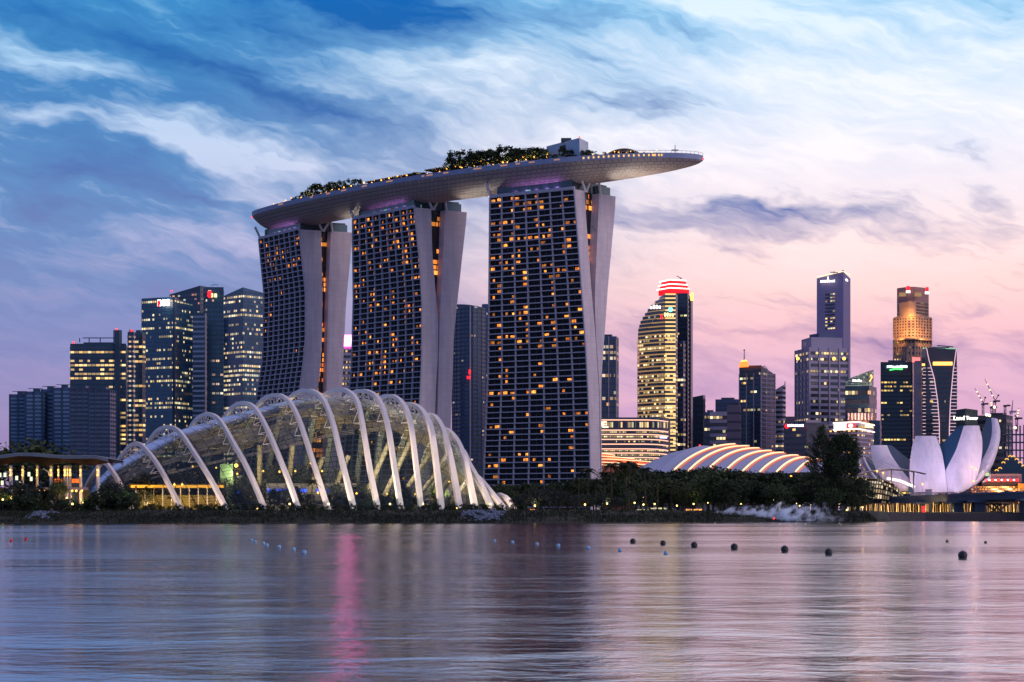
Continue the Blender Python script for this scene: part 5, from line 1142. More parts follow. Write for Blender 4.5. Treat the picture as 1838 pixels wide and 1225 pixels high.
# ---- gabled block and red-lit terminal at the far right
D = 1500; r = thing('gabled_block', 'dark block whose stepped gable is edged with little warm arches, far right', 'building', (X(1812, D), D, 4.4))
st = [(1786, 850), (1792, 846), (1798, 842), (1804, 832), (1810, 826), (1816, 821), (1822, 826), (1828, 832), (1834, 838), (1840, 844), (1846, 850)]
s = MB()
for k in range(len(st)-1): s.prism([xy(st[k][0], D), xy(st[k+1][0], D), xy(st[k+1][0], D+30), xy(st[k][0], D+30)], 4.4, Z(min(st[k][1], st[k+1][1]), D))
s.build('wall', M_spD, r)
for k in range(len(st)-1):
    c = (st[k][0]+st[k+1][0])/2; y = min(st[k][1], st[k+1][1]); s = MB(); s.tube([P(c+3*math.cos(a*math.pi/6), y-2.5*math.sin(a*math.pi/6), D-1) for a in range(7)], .35, 4); s.build('arch_light', emis('arch_amber', rgb(255, 190, 90), 1.3), r)
D = 1250; r = thing('waterfront_terminal', 'long mauve waterfront building with red lamps and golden terraces, right of the museum', 'building', (X(1790, D), D, 4.4))
s = MB(); s.prism([xy(1772, D), xy(1834, D), xy(1834, D+30), xy(1772, D+30)], 4.4, Z(851, D)); s.build('upper_wall', mat('mauve_plaster', rgb(140, 112, 130), .7, vary=.1, vs=.1), r)
s = MB(); s.prism([xy(1762, D-6), xy(1827, D-6), xy(1827, D+20), xy(1762, D+20)], 4.4, Z(865, D)); s.build('lower_wall', mat('dark_plum', rgb(52, 34, 50), .7), r)
for px in (1770, 1781, 1792, 1803, 1814, 1826): s = MB(); s.box(P(px, 862.5, D-8), (1.8, .6, 1.7)); s.build('red_lamp', M_sred, r)
for px in (1776, 1787, 1798, 1809, 1820): s = MB(); s.ball(P(px, 862, D-8), .6, 6, 5); s.build('white_lamp', M_dim, r)
GT = glazing('terrace_gold', (.1, .05, .03, 1), .85, 1.7, rgb(255, 175, 50), rgb(255, 120, 50), 1.5, seed=21, mull=.3, floorvar=.4)
for k, (y, xa, xb) in enumerate(((873, 1748, 1850), (877, 1742, 1850), (881, 1738, 1850))):
    s = MB(); dd = D-14-k*6; L = X(xb, dd)-X(xa, dd); s.face([P(xa, y+3.4, dd), P(xb, y+3.4, dd), P(xb, y, dd), P(xa, y, dd)], [(0, k), (L, k), (L, k+.99), (0, k+.99)]); s.build('terrace_window', GT, r)
s = MB(); s.prism([xy(1827, D-16), xy(1850, D-16), xy(1850, D), xy(1827, D)], 4.4, Z(869, D)); s.build('gold_kiosk', mat('gold_panel', rgb(170, 110, 40), .6), r)
light('terrace_lamp', 'POINT', P(1805, 880, D-34), 26000, (1, .6, .2), r, shadow_soft_size=1); light('terrace_lamp', 'POINT', P(1832, 876, D-34), 20000, (1, .6, .2), r, shadow_soft_size=1)
# ============================================================ ROAD BRIDGE
M_bc = mat('bridge_concrete', rgb(84, 92, 108), .8, vary=.15, vs=.1)
br_ = thing('road_bridge', 'long dark concrete road bridge crossing the water at the right edge', 'bridge', (X(1700, 1020), 1020, 0))
bp0 = [(1470, 1120, 894), (1545, 1095, 893), (1600, 1070, 891.5), (1670, 1040, 888.5), (1750, 1005, 885), (1838, 975, 881.5), (1990, 930, 875)]
def deck_at(px): D = interp(px, [(a, b_) for a, b_, c in bp0]); return D, interp(px, [(a, c) for a, b_, c in bp0])
rows = []; rows2 = []; rail = []
for px in range(1470, 1991, 20):
    D, y = deck_at(px); zt = Z(y, D); p = (X(px, D), D)
    rows.append([(p[0], p[1], zt), (p[0], p[1], zt-1.1), (p[0], p[1]+.8, zt-1.3), (p[0], p[1]+2, zt-3.8), (p[0], p[1]+13, zt-3.8), (p[0], p[1]+15, zt-1.2), (p[0], p[1]+15, zt), (p[0], p[1]+14.6, zt), (p[0], p[1]+14.6, zt-1), (p[0], p[1]+.4, zt-1), (p[0], p[1]+.4, zt)])
    rows2.append([(p[0], p[1]+19, zt-1.0), (p[0], p[1]+19, zt-5.2), (p[0], p[1]+33, zt-5.2), (p[0], p[1]+33, zt-1), (p[0], p[1]+19, zt-1)])
    rail.append(Vector((p[0], p[1]+.2, zt+.9)))
s = MB(); s.grid(rows, closed=True, smooth=False); s.build('near_deck', M_bc, br_)
s = MB(); s.grid(rows2, smooth=False); s.build('far_deck', M_bc, br_)
s = MB(); s.tube(rail, .09, 4); 
for a in rail: s.tube([a, a-Vector((0, 0, .9))], .06, 4)
s.build('handrail', M_spG, br_)
for (px, wd) in ((1665, 6), (1723, 4.5), (1762, 4.5), (1850, 4.5)):
    D, y = deck_at(px); zt = Z(y, D)-3.8
    for dy in (2, 11): s = MB(); s.prism([(X(px, D)-wd/2, D+dy), (X(px, D)+wd/2, D+dy), (X(px, D)+wd/2, D+dy+2.4), (X(px, D)-wd/2, D+dy+2.4)], -1, zt); pier_o = s.build('pier', M_bc, br_)
    s = MB(); s.prism([(X(px, D)-wd*1.3, D), (X(px, D)+wd*1.3, D), (X(px, D)+wd*1.3, D+16), (X(px, D)-wd*1.3, D+16)], -1, 2.2); s.build('pile_cap', mat('pile_cap', rgb(70, 92, 112), .8), pier_o)
    s = MB(); s.prism([(X(px, D)-wd, D+.5), (X(px, D)+wd, D+.5), (X(px, D)+wd, D+14), (X(px, D)-wd, D+14)], zt-1.2, zt); s.build('pier_head', M_bc, pier_o)
# X-braced steel support under the right span
xb = thing('cross_braced_trestle', 'dark X-braced steel trestle standing on a pontoon under the bridge, right side', 'trestle', (X(1790, 1010), 1010, 0)); s = MB()
for (a, c) in (((1770, 905), (1797, 927)), ((1797, 905), (1770, 927)), ((1783, 905), (1808, 927)), ((1808, 905), (1783, 927)), ((1765, 905), (1812, 905))): s.tube([P(a[0], a[1], 1010), P(c[0], c[1], 1010)], .45, 5)
s.build('brace', mat('dark_metal', rgb(60, 64, 74), .6), xb); s = MB(); s.box(P(1790, 931, 1008), (15, 8, 2.4)); s.build('pontoon', mat('pile_cap', rgb(70, 92, 112), .8), xb)
# seawall and promenade columns behind the bridge
s = MB(); wl = [(x, shore_y(x)-.5) for x in np.linspace(158, 560, 40)]
s.grid([[(x, y, -1), (x, y, 3.6), (x, y+.8, 3.6), (x, y+.8, 2)] for x, y in wl], smooth=False); tag(s.build('seawall', mat('wet_concrete', rgb(40, 34, 40), .8, vary=.3, vs=.2)), 'dark stained concrete seawall below the lit promenade under the bridge', 'wall')
M_col = mat('promenade_post', rgb(205, 180, 130), .7)
tmpl = None
for k in range(64):
    px = 1556+k*4.4+random.uniform(-1, 1)
    if px > 1845: break
    D = 1030+ (k % 3)*9
    if shore_y(X(px, D)) > D-3: D = shore_y(X(px, D))+6
    x = X(px, D); h_ = random.uniform(4.2, 5.4)
    c = thing('promenade_post', 'pale upright post of the golden-lit promenade colonnade under the bridge', 'post', (x, D, 3.9), 'posts of the lit promenade under the bridge')
    s = MB(); lean = random.uniform(-.5, .5); s.tube([(x, D, 3.9), (x+lean, D, 3.9+h_)], .28, 6); s.build('shaft', M_col, c)
    s = MB(); s.box((x, D-.4, 4.05), (.3, .3, .3)); s.build('base_lamp', emis('base_lamp', rgb(255, 200, 90), 4), c)
for px in range(1560, 1846, 17):
    D = max(1030, shore_y(X(px, 1030))+4); light('promenade_lamp', 'POINT', (X(px, D), D-2.5, 4.6), 1500, (1, .66, .25), br_, shadow_soft_size=.3)
s = MB(); s.grid([[P(px, 903.5, 1052), P(px, 926, 1052)] for px in range(1548, 1860, 8)]); tag(s.build('promenade_wall', mat('ochre_wall', rgb(90, 66, 40), .85, vary=.5, vs=.4)), 'ochre back wall of the promenade glimpsed between posts under the bridge', 'wall')
s = MB(); s.box(P(1658.5, 917, 1035), (1.6, .8, 4.6)); tag(s.build('glowing_sign', M_sred), 'small upright red glowing panel beside the thick bridge pier', 'sign')

# cars on the bridge
def make_car(px, col, label, lane=4):
    D, y = deck_at(px); zt = Z(y, D)-1; x, yy = X(px, D), D+lane; root = thing('car', label, 'car', (x, yy, zt))
    dr = Vector((X(px+10, deck_at(px+10)[0])-x, deck_at(px+10)[0]-D, 0)).normalized(); a = math.atan2(dr.y, dr.x); nrm = Vector((-dr.y, dr.x, 0))
    prof_ = [(-2.2, .35), (-2.2, .85), (-1.3, 1.0), (-.8, 1.5), (.8, 1.5), (1.5, 1.0), (2.2, .85), (2.2, .35)]
    s = MB(); Lp = [Vector((x, yy, zt+q[1]))+dr*q[0]-nrm*.85 for q in prof_]; Rp = [p+nrm*1.7 for p in Lp]
    s.grid([Lp, Rp], closed=True, smooth=False); s.face(Lp); s.face(list(reversed(Rp))); s.build('body', col, root)
    for q in (-1.35, 1.35):
        for sd in (-.8, .8): s = MB(); c = Vector((x, yy, zt+.33))+dr*q+nrm*sd; s.tube([c-nrm*.1, c+nrm*.1], .33, 10); wh_ = s.build('wheel', mat('tyre', (.02, .02, .02, 1), .9), root); s = MB(); s.tube([c-nrm*.12, c+nrm*.12], .2, 10); s.build('rim', M_steel, wh_)
    for sd in (-.6, .6): s = MB(); s.ball(Vector((x, yy, zt+.85))+dr*2.2+nrm*sd, .28, 6, 5); s.build('tail_light', M_sred, root)
for px, c, l in ((1692, rgb(60, 60, 66), 'dark car with red tail lights, leftmost on the bridge beside the museum'), (1704, rgb(150, 150, 155), 'silver car with red tail lights on the bridge in front of the museum base'), (1747, rgb(120, 30, 30), 'red car on the bridge near the pair of tall lamp posts'), (1775, rgb(170, 170, 170), 'pale car on the bridge in front of the golden terraces'), (1812, rgb(50, 55, 80), 'blue-black car on the bridge nearest the right edge')):
    make_car(px, mat('car_paint_%d' % px, c, .3), l)
q = deck_at(1672); bx = thing('control_cabin', 'small grey box cabin standing on the bridge in front of the museum', 'cabin', (X(1672, q[0]), q[0]+7, Z(q[1], q[0])-1))
s = MB(); s.box((X(1672, q[0]), q[0]+7, Z(q[1], q[0])+.8), (2.9, 2.5, 3.6)); s.build('wall', M_spG, bx); s = MB(); s.box((X(1672, q[0]), q[0]+7, Z(q[1], q[0])+2.7), (3.3, 2.9, .3)); s.build('roof', M_spD, bx)

# street lamps
M_sod = emis('sodium_lamp', rgb(255, 150, 60), 4.5)
def street_lamp(px, py, D, zb, label, group=None, r=.55, m=None, e=0, col=(1, .55, .25), name='street_lamp'):
    top = P(px, py, D); root = thing(name, label, 'lamp', (top.x, D, zb), group)
    s = MB(); s.tube([(top.x, D, zb), (top.x, D, top.z-.1)], [.14, .09], 6); s.tube([(top.x, D, top.z), (top.x+.5, D, top.z+.12)], .08, 4); s.build('pole', M_spG, root)
    s = MB(); s.ball((top.x, D-.05, top.z), r, 10, 7, .7); s.build('lamp_head', m or M_sod, root)
    if e: light('lamp_glow', 'POINT', (top.x, D-1.2, top.z-.3), e, col, root, shadow_soft_size=r)
for px, py, l in ((1574, 846.5, 'left of the two orange lamps beneath the mast canopy'), (1585, 849, 'right of the two orange lamps beneath the mast canopy'), (1656, 869, 'lone orange-white lamp post on the bridge before the centre petal'), (1745, 839, 'taller of the paired lamp posts before the right petals'), (1752, 843, 'shorter of the paired lamp posts before the right petals'), (1747, 864, 'bright low lamp below the paired lamp posts at the petal foot')):
    D, y = deck_at(px); street_lamp(px, py, D+5, Z(y, D)-1, l, e=500)
street_lamp(1548, 911, 960, 4.2, 'golden star-bright lamp at the left end of the promenade under the bridge', e=2500)
for px, py, l in ((1420, 855, 'orange lamp above the dark trees left of the big conifer-like tree'), (1276, 861, 'orange lamp in the middle of the dark tree belt below the ribbed dome')): street_lamp(px, py, 1000, 4.4, l)
M_gl = emis('garden_lamp', rgb(255, 226, 140), 6); gi = 0
for (px, py, D) in [(1170, 895, 800), (1181, 900, 790), (1208, 894, 820), (1232, 896, 810), (1247, 896.5, 820), (1322, 897, 830), (1357, 898, 840), (1400, 903, 850), (1430, 904, 850), (1446, 901, 850), (1455, 905, 850), (1497, 901.5, 850), (1506, 905, 850), (1153, 893, 780), (1268, 897, 830), (1281, 899, 810), (1388, 898, 840)]:
    gi += 1; street_lamp(px, py, D, ground_z(X(px, D), D), 'small pale garden lamp post among the park trees right of the conservatory', 'garden lamp posts in the park', r=.3, m=M_gl, e=500, col=(1, .85, .5), name='garden_lamp')
for (px, py, D, c) in [(148, 902, 625, (.5, 1, .2)), (228, 901, 630, (.55, 1, .25)), (1139, 903, 720, (.75, 1, .35)), (1245, 905, 760, (1, .9, .5)), (1285, 900, 780, (.9, 1, .5)), (1520, 916, 790, (.7, .9, .3)), (5, 897, 620, (1, .75, .2)), (20, 895, 622, (1, .6, .2)), (130, 905, 622, (1, .55, .2)), (462, 915, 628, (1, .6, .2)), (120, 895, 628, (1, .5, .15)), (880, 905, 660, (.9, 1, .4)), (820, 912, 630, (1, .8, .3)), (520, 905, 632, (1, .85, .35)), (590, 905, 633, (.9, .9, .3)), (700, 905, 634, (.9, .95, .35)), (760, 905, 634, (1, .9, .4)), (1175, 905, 740, (1, .9, .5)), (1215, 908, 745, (1, .9, .5)), (1330, 905, 800, (1, .85, .45)), (1365, 900, 810, (1, .85, .45)), (1270, 903, 800, (.8, 1, .4)), (1090, 905, 700, (1, .8, .5)), (1050, 906, 680, (1, .75, .4)), (960, 908, 645, (1, .8, .45)), (1435, 908, 820, (1, .85, .5)), (1155, 906, 745, (.9, 1, .5))]:
    gz = ground_z(X(px, D), D); l = thing('uplight', 'small ground uplight shining into foliage on the bank', 'uplight', (X(px, D), D, gz), 'uplights hidden in the bank planting'); z = max(gz+.3, Z(py, D))
    s = MB(); s.tube([(X(px, D), D, gz), (X(px, D), D, z)], .06, 5); s.build('stake', M_spD, l); s = MB(); s.ball((X(px, D), D, z), .3, 8, 6); s.build('lamp', emis('uplight_bulb', rgb(255, 215, 120), 5), l)
    light('uplight_glow', 'POINT', (X(px, D), D-.6, z+.35), 650 if px < 240 or px > 900 else 2200, c, l, shadow_soft_size=.3)

# park kiosks behind the trees on the right
for (x0, x1, y0, y1, D, lab, warm) in ((1230, 1260, 912, 916.5, 800, 'low kiosk counter glowing orange among the park trees', 1), (1168, 1196, 911, 914, 790, 'low pale lit bench wall among the park trees, left of the kiosk', 0), (1140, 1165, 914, 917, 770, 'thin lit ledge at the left end of the park lawn', 0)):
    k = thing('kiosk', lab, 'kiosk', (X((x0+x1)/2, D), D, 4.2)); s = MB(); s.prism([xy(x0, D), xy(x1, D), xy(x1, D+3), xy(x0, D+3)], 4.2, Z(y0, D)); s.build('wall', M_spG, k)
    s = MB(); s.prism([xy(x0, D-.2), xy(x1, D-.2), xy(x1, D), xy(x0, D)], Z(y1, D), Z(y1, D)+.45); s.build('light_strip', emis('kiosk_strip', rgb(255, 165, 80), 1.8) if warm else emis('kiosk_strip_pale', rgb(235, 225, 170), .9), k)
rr = thing('red_roofed_hall', 'long low hall with a dusky red roof behind the trees and the smoke', 'building', (X(1410, 900), 900, 4.4)); s = MB(); s.prism([xy(1360, 900), xy(1452, 900), xy(1452, 915), xy(1360, 915)], 4.4, Z(897, 900)); s.build('wall', M_spD, rr)
s = MB(); s.grid([[P(1358, 897, 898), P(1454, 897, 898)], [P(1364, 889.5, 908), P(1450, 889.5, 908)], [P(1358, 897, 918), P(1454, 897, 918)]], smooth=False); s.build('roof', mat('red_roof', rgb(205, 95, 115), .7), rr)
light('hall_lamp', 'POINT', P(1400, 885, 892), 3500, (1, .4, .4), rr, shadow_soft_size=1)

# ============================================================ RESTAURANT PAVILION (left edge)
pv = thing('restaurant_pavilion', 'open restaurant pavilion with a dark wavy roof on slim lamp-lit columns, left edge', 'pavilion', (X(90, 650), 650, 4.4))
M_soff = mat('timber_soffit', rgb(84, 52, 34), .7, vary=.2, vs=.3)
tops = [(-40, 820), (0, 818), (31, 813.5), (62, 814), (110, 818), (111, 818.5), (172, 818), (184, 821), (197, 825)]
und = [(-40, 836), (0, 836), (18, 833), (40, 829), (62, 832), (80, 838), (112, 830), (140, 833), (172, 836), (184, 831), (197, 826)]
s = MB(); s2 = MB(); r1 = []; r2 = []
for px in range(-40, 198, 6):
    yt, yu = interp(px, tops), interp(px, und)
    r1.append([P(px, yt+5.5, 636), P(px, yt, 637), P(px, yt-.6, 650), (X(px, 652), 678, Z(yt, 650)), (X(px, 652), 678, Z(yt, 650)-.7)]); r2.append([P(px, yt+5.6, 636), P(px, yu, 646), P(px, yu, 662), (X(px, 652), 678, Z(yt, 650)-.8)])
s.grid(r1, smooth=False); s.build('roof', mat('slate_roof', rgb(72, 82, 92), .5, vary=.15, vs=.4), pv)
s.__init__(); s.grid(r2); s.build('soffit', M_soff, pv)
for (px, D, w_) in ((19.6, 644, .75), (41, 668, .55), (67, 668, .6), (92, 650, .75), (117, 652, .7), (121, 668, .5), (126, 662, .55), (145, 664, .6), (105, 674, .4), (176, 644, .85)):
    s = MB(); x = X(px, D); s.tube([(x, D, 4.2), (x, D, Z(836, D))], w_*.8, 8); col_o = s.build('column', M_rib, pv)
    for y in (844, 853.5):
        c = P(px, y, D); s = MB(); s.ball((c.x, D-w_*1.1, c.z), .30, 8, 6); s.build('wall_lamp', M_lant, col_o)
    light('column_lamp', 'POINT', (x, D-w_*1.8-.5, Z(849, D)), 130, (1, .58, .2), pv, shadow_soft_size=.3)
s = MB(); s.prism([xy(98, 672), xy(150, 672), xy(150, 674), xy(98, 674)], 4.4, Z(867, 672)); s.build('counter_wall', M_spD, pv)
for (a, c_) in ((98, 103), (104, 112), (129, 134), (135, 142)): s = MB(); s.prism([xy(a, 671.5), xy(c_, 671.5), xy(c_, 672), xy(a, 672)], Z(867, 672), Z(860, 672)); s.build('menu_screen', emis('menu_orange', rgb(255, 110, 35), 1.3), pv)
s = MB(); s.prism([xy(-30, 676), xy(160, 676), xy(160, 679), xy(-30, 679)], 4.4, Z(876, 676)); s.build('back_wall', mat('olive_wall', rgb(105, 92, 48), .8), pv)
s = MB(); s.prism([xy(72, 656), xy(158, 656), xy(158, 657), xy(72, 657)], Z(880, 656), Z(875, 656)); s.build('fascia', M_spG, pv)
for px in range(72, 160, 11): s = MB(); c = P(px+random.uniform(-3, 3), 881.5, 655.5); s.ball(c, .36, 7, 5); s.build('string_lamp', M_lant, pv)
for px in (10, 60, 95, 130, 155): light('room_lamp', 'POINT', P(px, 893, 662), 800, (1, .52, .18), pv, shadow_soft_size=.5)
for px in (5, 70, 140): light('room_lamp', 'POINT', P(px, 850, 655), 350, (1, .6, .25), pv, shadow_soft_size=.5)
for px in (0, 4, 9, 52, 56, 30): s = MB(); c = P(px, random.uniform(846, 880), 668); s.box(c, (.8, .3, 1.4)); s.build('window_glow', emis('window_white_sign2', rgb(235, 245, 200), 1.3), pv)
c = P(77, 841, 650); s = MB(); s.tube([c, P(88, 848, 650), P(88, 854, 650)], .3, 6); s.build('spot_arm', M_rib, pv)

# ============================================================ VEGETATION
def leafmat(name, c1, c2):
    m = bpy.data.materials.new(name); m.use_nodes = True; t = NT(m.node_tree); b = t.n['Principled BSDF']; b.inputs['Roughness'].default_value = .75; b.inputs['Specular IOR Level'].default_value = .2
    g = t.new('ShaderNodeNewGeometry'); oi = t.new('ShaderNodeObjectInfo')
    t.put(b.inputs['Base Color'], t.mix(g.outputs['Random Per Island'], c1, c2)); return m
LF1 = leafmat('leaf_dark', (.013, .023, .011, 1), (.045, .068, .030, 1)); LF2 = leafmat('leaf_mid', (.022, .036, .016, 1), (.065, .09, .038, 1)); LF3 = leafmat('leaf_grey', (.018, .024, .022, 1), (.045, .056, .05, 1)); LF4 = leafmat('leaf_palm', (.009, .013, .008, 1), (.026, .034, .016, 1))
M_bark = mat('bark', rgb(64, 54, 46), .9, vary=.3, vs=1.5)
def leaves(s, cen, rad, n, size, r, flat=.8):
    for _ in range(n):
        d = Vector((r.gauss(0, 1), r.gauss(0, 1), r.gauss(0, 1)*flat)); 
        if d.length > 2.2: continue
        p = cen+d*rad*.55; a = Vector((r.gauss(0, 1), r.gauss(0, 1), r.gauss(0, .6))).normalized(); b_ = a.cross(Vector((r.gauss(0, 1), r.gauss(0, 1), r.gauss(0, 1)))).normalized()
        z = size*r.uniform(.6, 1.4); s.face([p-a*z*.5, p+b_*z*.3, p+a*z*.5, p-b_*z*.3])
def make_tree(name, H, W, seed, lm, nclump=34, nl=60, size=.75, trunk=.35, label=None, cat='tree', group=None, base=.28):
    r = random.Random(seed); root = thing(name, label, cat, (0, 0, 0), group); s = MB(); tr_ = MB()
    tr_.tube([(0, 0, -.3), (r.uniform(-.2, .2), 0, H*base), (r.uniform(-.5, .5), r.uniform(-.5, .5), H*.75)], [trunk, trunk*.75, trunk*.2], 7)
    for k in range(nclump):
        a = r.uniform(0, 6.283); zf = r.uniform(0, 1)**.8; rr = W*.5*math.sqrt(max(.05, 1-(abs(zf-.42)/.62)**2))*r.uniform(.45, 1.0)
        c = Vector((math.cos(a)*rr, math.sin(a)*rr, H*(base+(1-base)*zf*.93))); leaves(s, c, W*r.uniform(.11, .18), nl, size, r)
        if k % 4 == 0: tr_.tube([(0, 0, H*base*r.uniform(.9, 1.6)), c*.6+Vector((0, 0, c.z*.4-.5)), c], [trunk*.4, trunk*.2, trunk*.06], 4)
    tr_.build('trunk', M_bark, root); s.build('crown', lm, root); return root
def make_palm(name, H, seed, label=None, group=None, nf=22, fl=3.4):
    r = random.Random(seed); root = thing(name, label, 'palm tree', (0, 0, 0), group); s = MB(); lean = r.uniform(-.6, .6); top = Vector((lean, 0, H))
    s.tube([(0, 0, -.3), (lean*.3, 0, H*.5), top], [.26, .18, .15], 7); s.build('trunk', M_bark, root); s = MB()
    for k in range(nf):
        a = r.uniform(0, 6.283); up = r.uniform(-.25, 1.1); d = Vector((math.cos(a), math.sin(a), 0)); side = Vector((-d.y, d.x, 0)); L = fl*r.uniform(.8, 1.15); pr = None
        for j in range(10):
            f = j/9; p = top+d*L*f*math.cos(up*.7)+Vector((0, 0, L*(math.sin(up)*f-.75*f*f)))
            if pr is not None:
                s.face([pr-side*.05, pr+side*.05, p+side*.05, p-side*.05]); w_ = .95*math.sin(math.pi*min(1, f*.9+.08))
                for sd in (-1, 1):
                    for q in (0, .5): c = pr.lerp(p, q); s.face([c, c+(p-pr)*.5, c+side*sd*w_+Vector((0, 0, -.35*w_-.1))+d*.35])
            pr = p
    s.build('fronds', LF4, root); return root
GRP = 'broadleaf trees of the riverside park'
protos = [make_tree('broadleaf_tree', 13, 12, 1, LF1, 44, 70, .8, label='dark broad-crowned park tree right of the glass conservatory', group=GRP), make_tree('broadleaf_tree', 11, 10, 2, LF1, 36, 70, .75, label='dark broad-crowned park tree right of the glass conservatory', group=GRP),
          make_tree('broadleaf_tree', 12, 14, 3, LF2, 46, 70, .8, label='dark broad-crowned park tree right of the glass conservatory', group=GRP)]
greys = [make_tree('grey_leaf_tree', 7.5, 9, 4, LF3, 34, 60, .55, label='rounded low grey-green tree at the front of the park belt', group='low grey-green trees along the bank', base=.2), make_tree('grey_leaf_tree', 6.5, 7, 5, LF3, 28, 60, .5, label='rounded low grey-green tree at the front of the park belt', group='low grey-green trees along the bank', base=.2)]
shrubs = [make_tree('shrub', 2.6, 3.6, 6, LF1, 16, 46, .42, .08, label='dark low shrub of the hedge line above the bank', cat='shrub', group='shrubs along the top of the bank', base=.05), make_tree('shrub', 3.6, 4.4, 7, LF1, 20, 46, .42, .08, label='dark low shrub of the hedge line above the bank', cat='shrub', group='shrubs along the top of the bank', base=.05)]
pal = [make_palm('palm_tree', 11, 21, 'feathery dark palm in the park belt', 'palms of the riverside park'), make_palm('palm_tree', 9, 22, 'feathery dark palm in the park belt', 'palms of the riverside park', 24, 3.0)]
used = set(); pr = random.Random(99)
def plant(pl, px, D, top_py, group=None, label=None, wid=1.0):
    """stands a copy on the ground with its top at the row seen in the photo"""
    k = pr.randrange(len(pl)); src = pl[k]; x = X(px, D); z = ground_z(x, D); hh = {'broadleaf_tree': (13, 11, 12), 'grey_leaf_tree': (7.5, 6.5), 'shrub': (2.6, 3.6), 'palm_tree': (11.6, 9.6), 'deck_tree': (8, 7)}[src.name.split('.')[0]][k]
    s_ = (Z(top_py, D)-z)/hh; s_ = max(.35, s_)
    if id(src) not in used: used.add(id(src)); o = src; o.location = (x, D, z); o.rotation_euler = (0, 0, pr.uniform(0, 6.28)); o.scale = (s_*wid,)*2+(s_,)
    else: o = copy_tree(src, (x, D, z), pr.uniform(0, 6.28), (s_*wid*pr.uniform(.9, 1.15), s_*wid, s_))
    if label: o['label'] = label
    if group: o['group'] = group
    return o
top_b = [(860, 875), (900, 868), (940, 866), (1000, 868), (1060, 862), (1080, 855), (1110, 850), (1140, 852), (1170, 848), (1200, 845), (1225, 848), (1260, 842), (1310, 841), (1340, 848), (1400, 850), (1440, 852), (1560, 862)]
for k in range(46):
    px = 868+k*15+pr.uniform(-5, 5)
    if px > 1548: break
    plant(protos, px, pr.uniform(860, 930), interp(px, top_b)+pr.uniform(-2, 7), wid=1.1)
for k in range(34):
    px = 905+k*19+pr.uniform(-6, 6)
    if px > 1545: break
    D = pr.uniform(745, 800); plant(protos, px, max(D, shore_y(X(px, D))+26), interp(px, top_b)+pr.uniform(14, 30), wid=1.05)
for (px, D, y) in ((925, 655, 893), (945, 645, 888), (965, 650, 880), (985, 655, 876), (1008, 660, 884), (1030, 670, 890), (1052, 690, 888), (1080, 700, 884), (1105, 715, 892), (1125, 730, 886), (1210, 775, 898), (1225, 770, 896), (1240, 775, 900), (1300, 790, 900), (1318, 785, 898), (1345, 800, 896), (1385, 800, 898), (1225, 800, 880), (1255, 815, 877), (1290, 830, 880), (1345, 840, 878), (1385, 840, 882), (1160, 770, 880), (1190, 780, 884)):
    plant(greys, px, D, y)
for (px, D, y) in ((1056, 745, 842), (1085, 750, 848), (1098, 740, 832), (1128, 745, 830), (1122, 760, 845), (1159, 760, 840), (1040, 740, 858), (1140, 735, 868), (1180, 760, 862), (1070, 735, 862), (1205, 770, 872)): plant(pal, px, D, y)
plant(pal, 1124, 752, 829, label='tallest feathery palm, standing before the foot of the ribbed dome', group='palms of the riverside park')
# shrubs: along the whole bank top
for k in range(120):
    px = -10+k*8.0+pr.uniform(-3, 3)
    if px > 945: break
    D = shore_y(X(px, 620))+pr.uniform(22, 31); y = 908+pr.uniform(-4, 3)
    if px < 70: y = pr.uniform(884, 900)
    elif px < 160: y = pr.uniform(892, 906)
    elif px < 240: y = pr.uniform(880, 902)
    plant(shrubs, px, D, y)
for (px, y) in ((30, 868), (60, 872), (104, 862), (190, 872), (206, 868), (222, 876), (236, 884), (5, 878), (45, 878), (78, 880)):
    plant(greys if px != 104 else protos, px, 632+pr.uniform(-3, 3), y, group='dark bushes in front of the restaurant pavilion', label='dark bushy small tree in front of the restaurant pavilion', wid=.55 if px == 104 else 1)
plant(protos, 53, 720, 797, group=None, label='dark flat-topped tree behind the pavilion roof', wid=1.4)['group'] = 'tree behind the pavilion roof'
for k in range(24):
    px = 1030+k*22+pr.uniform(-6, 6); D = shore_y(X(px, 720))+pr.uniform(16, 26); plant(shrubs, px, D, 918+pr.uniform(-3, 3))
# plants inside the conservatory
for (px, y, D) in ((262, 848, 682), (300, 842, 690), (335, 850, 700), (360, 835, 705), (440, 858, 690), (485, 835, 705), (530, 840, 705), (560, 850, 700), (600, 870, 690), (615, 845, 705), (650, 880, 685), (680, 870, 690), (720, 880, 680), (760, 885, 680), (790, 890, 680)):
    plant(greys, px, D, y, group='trees inside the glass conservatory', label='leafy tree growing inside the glass conservatory', wid=.8)
for (px, y) in ((560, 862), (303, 893), (345, 896), (420, 897), (555, 893), (450, 898)): plant(pal, px, 642, y, group='spiky palms at the feet of the arches', label='low spiky palm at the foot of the conservatory arches')
for k in range(34):
    px = 270+k*16+pr.uniform(-5, 5); D = pr.uniform(662, 705)
    if px < 420: D = pr.uniform(692, 708)
    plant(greys if k % 2 else protos, px, D, pr.uniform(872, 893) if px > 420 else pr.uniform(850, 868), group='trees inside the glass conservatory', label='leafy tree growing inside the glass conservatory', wid=.9)
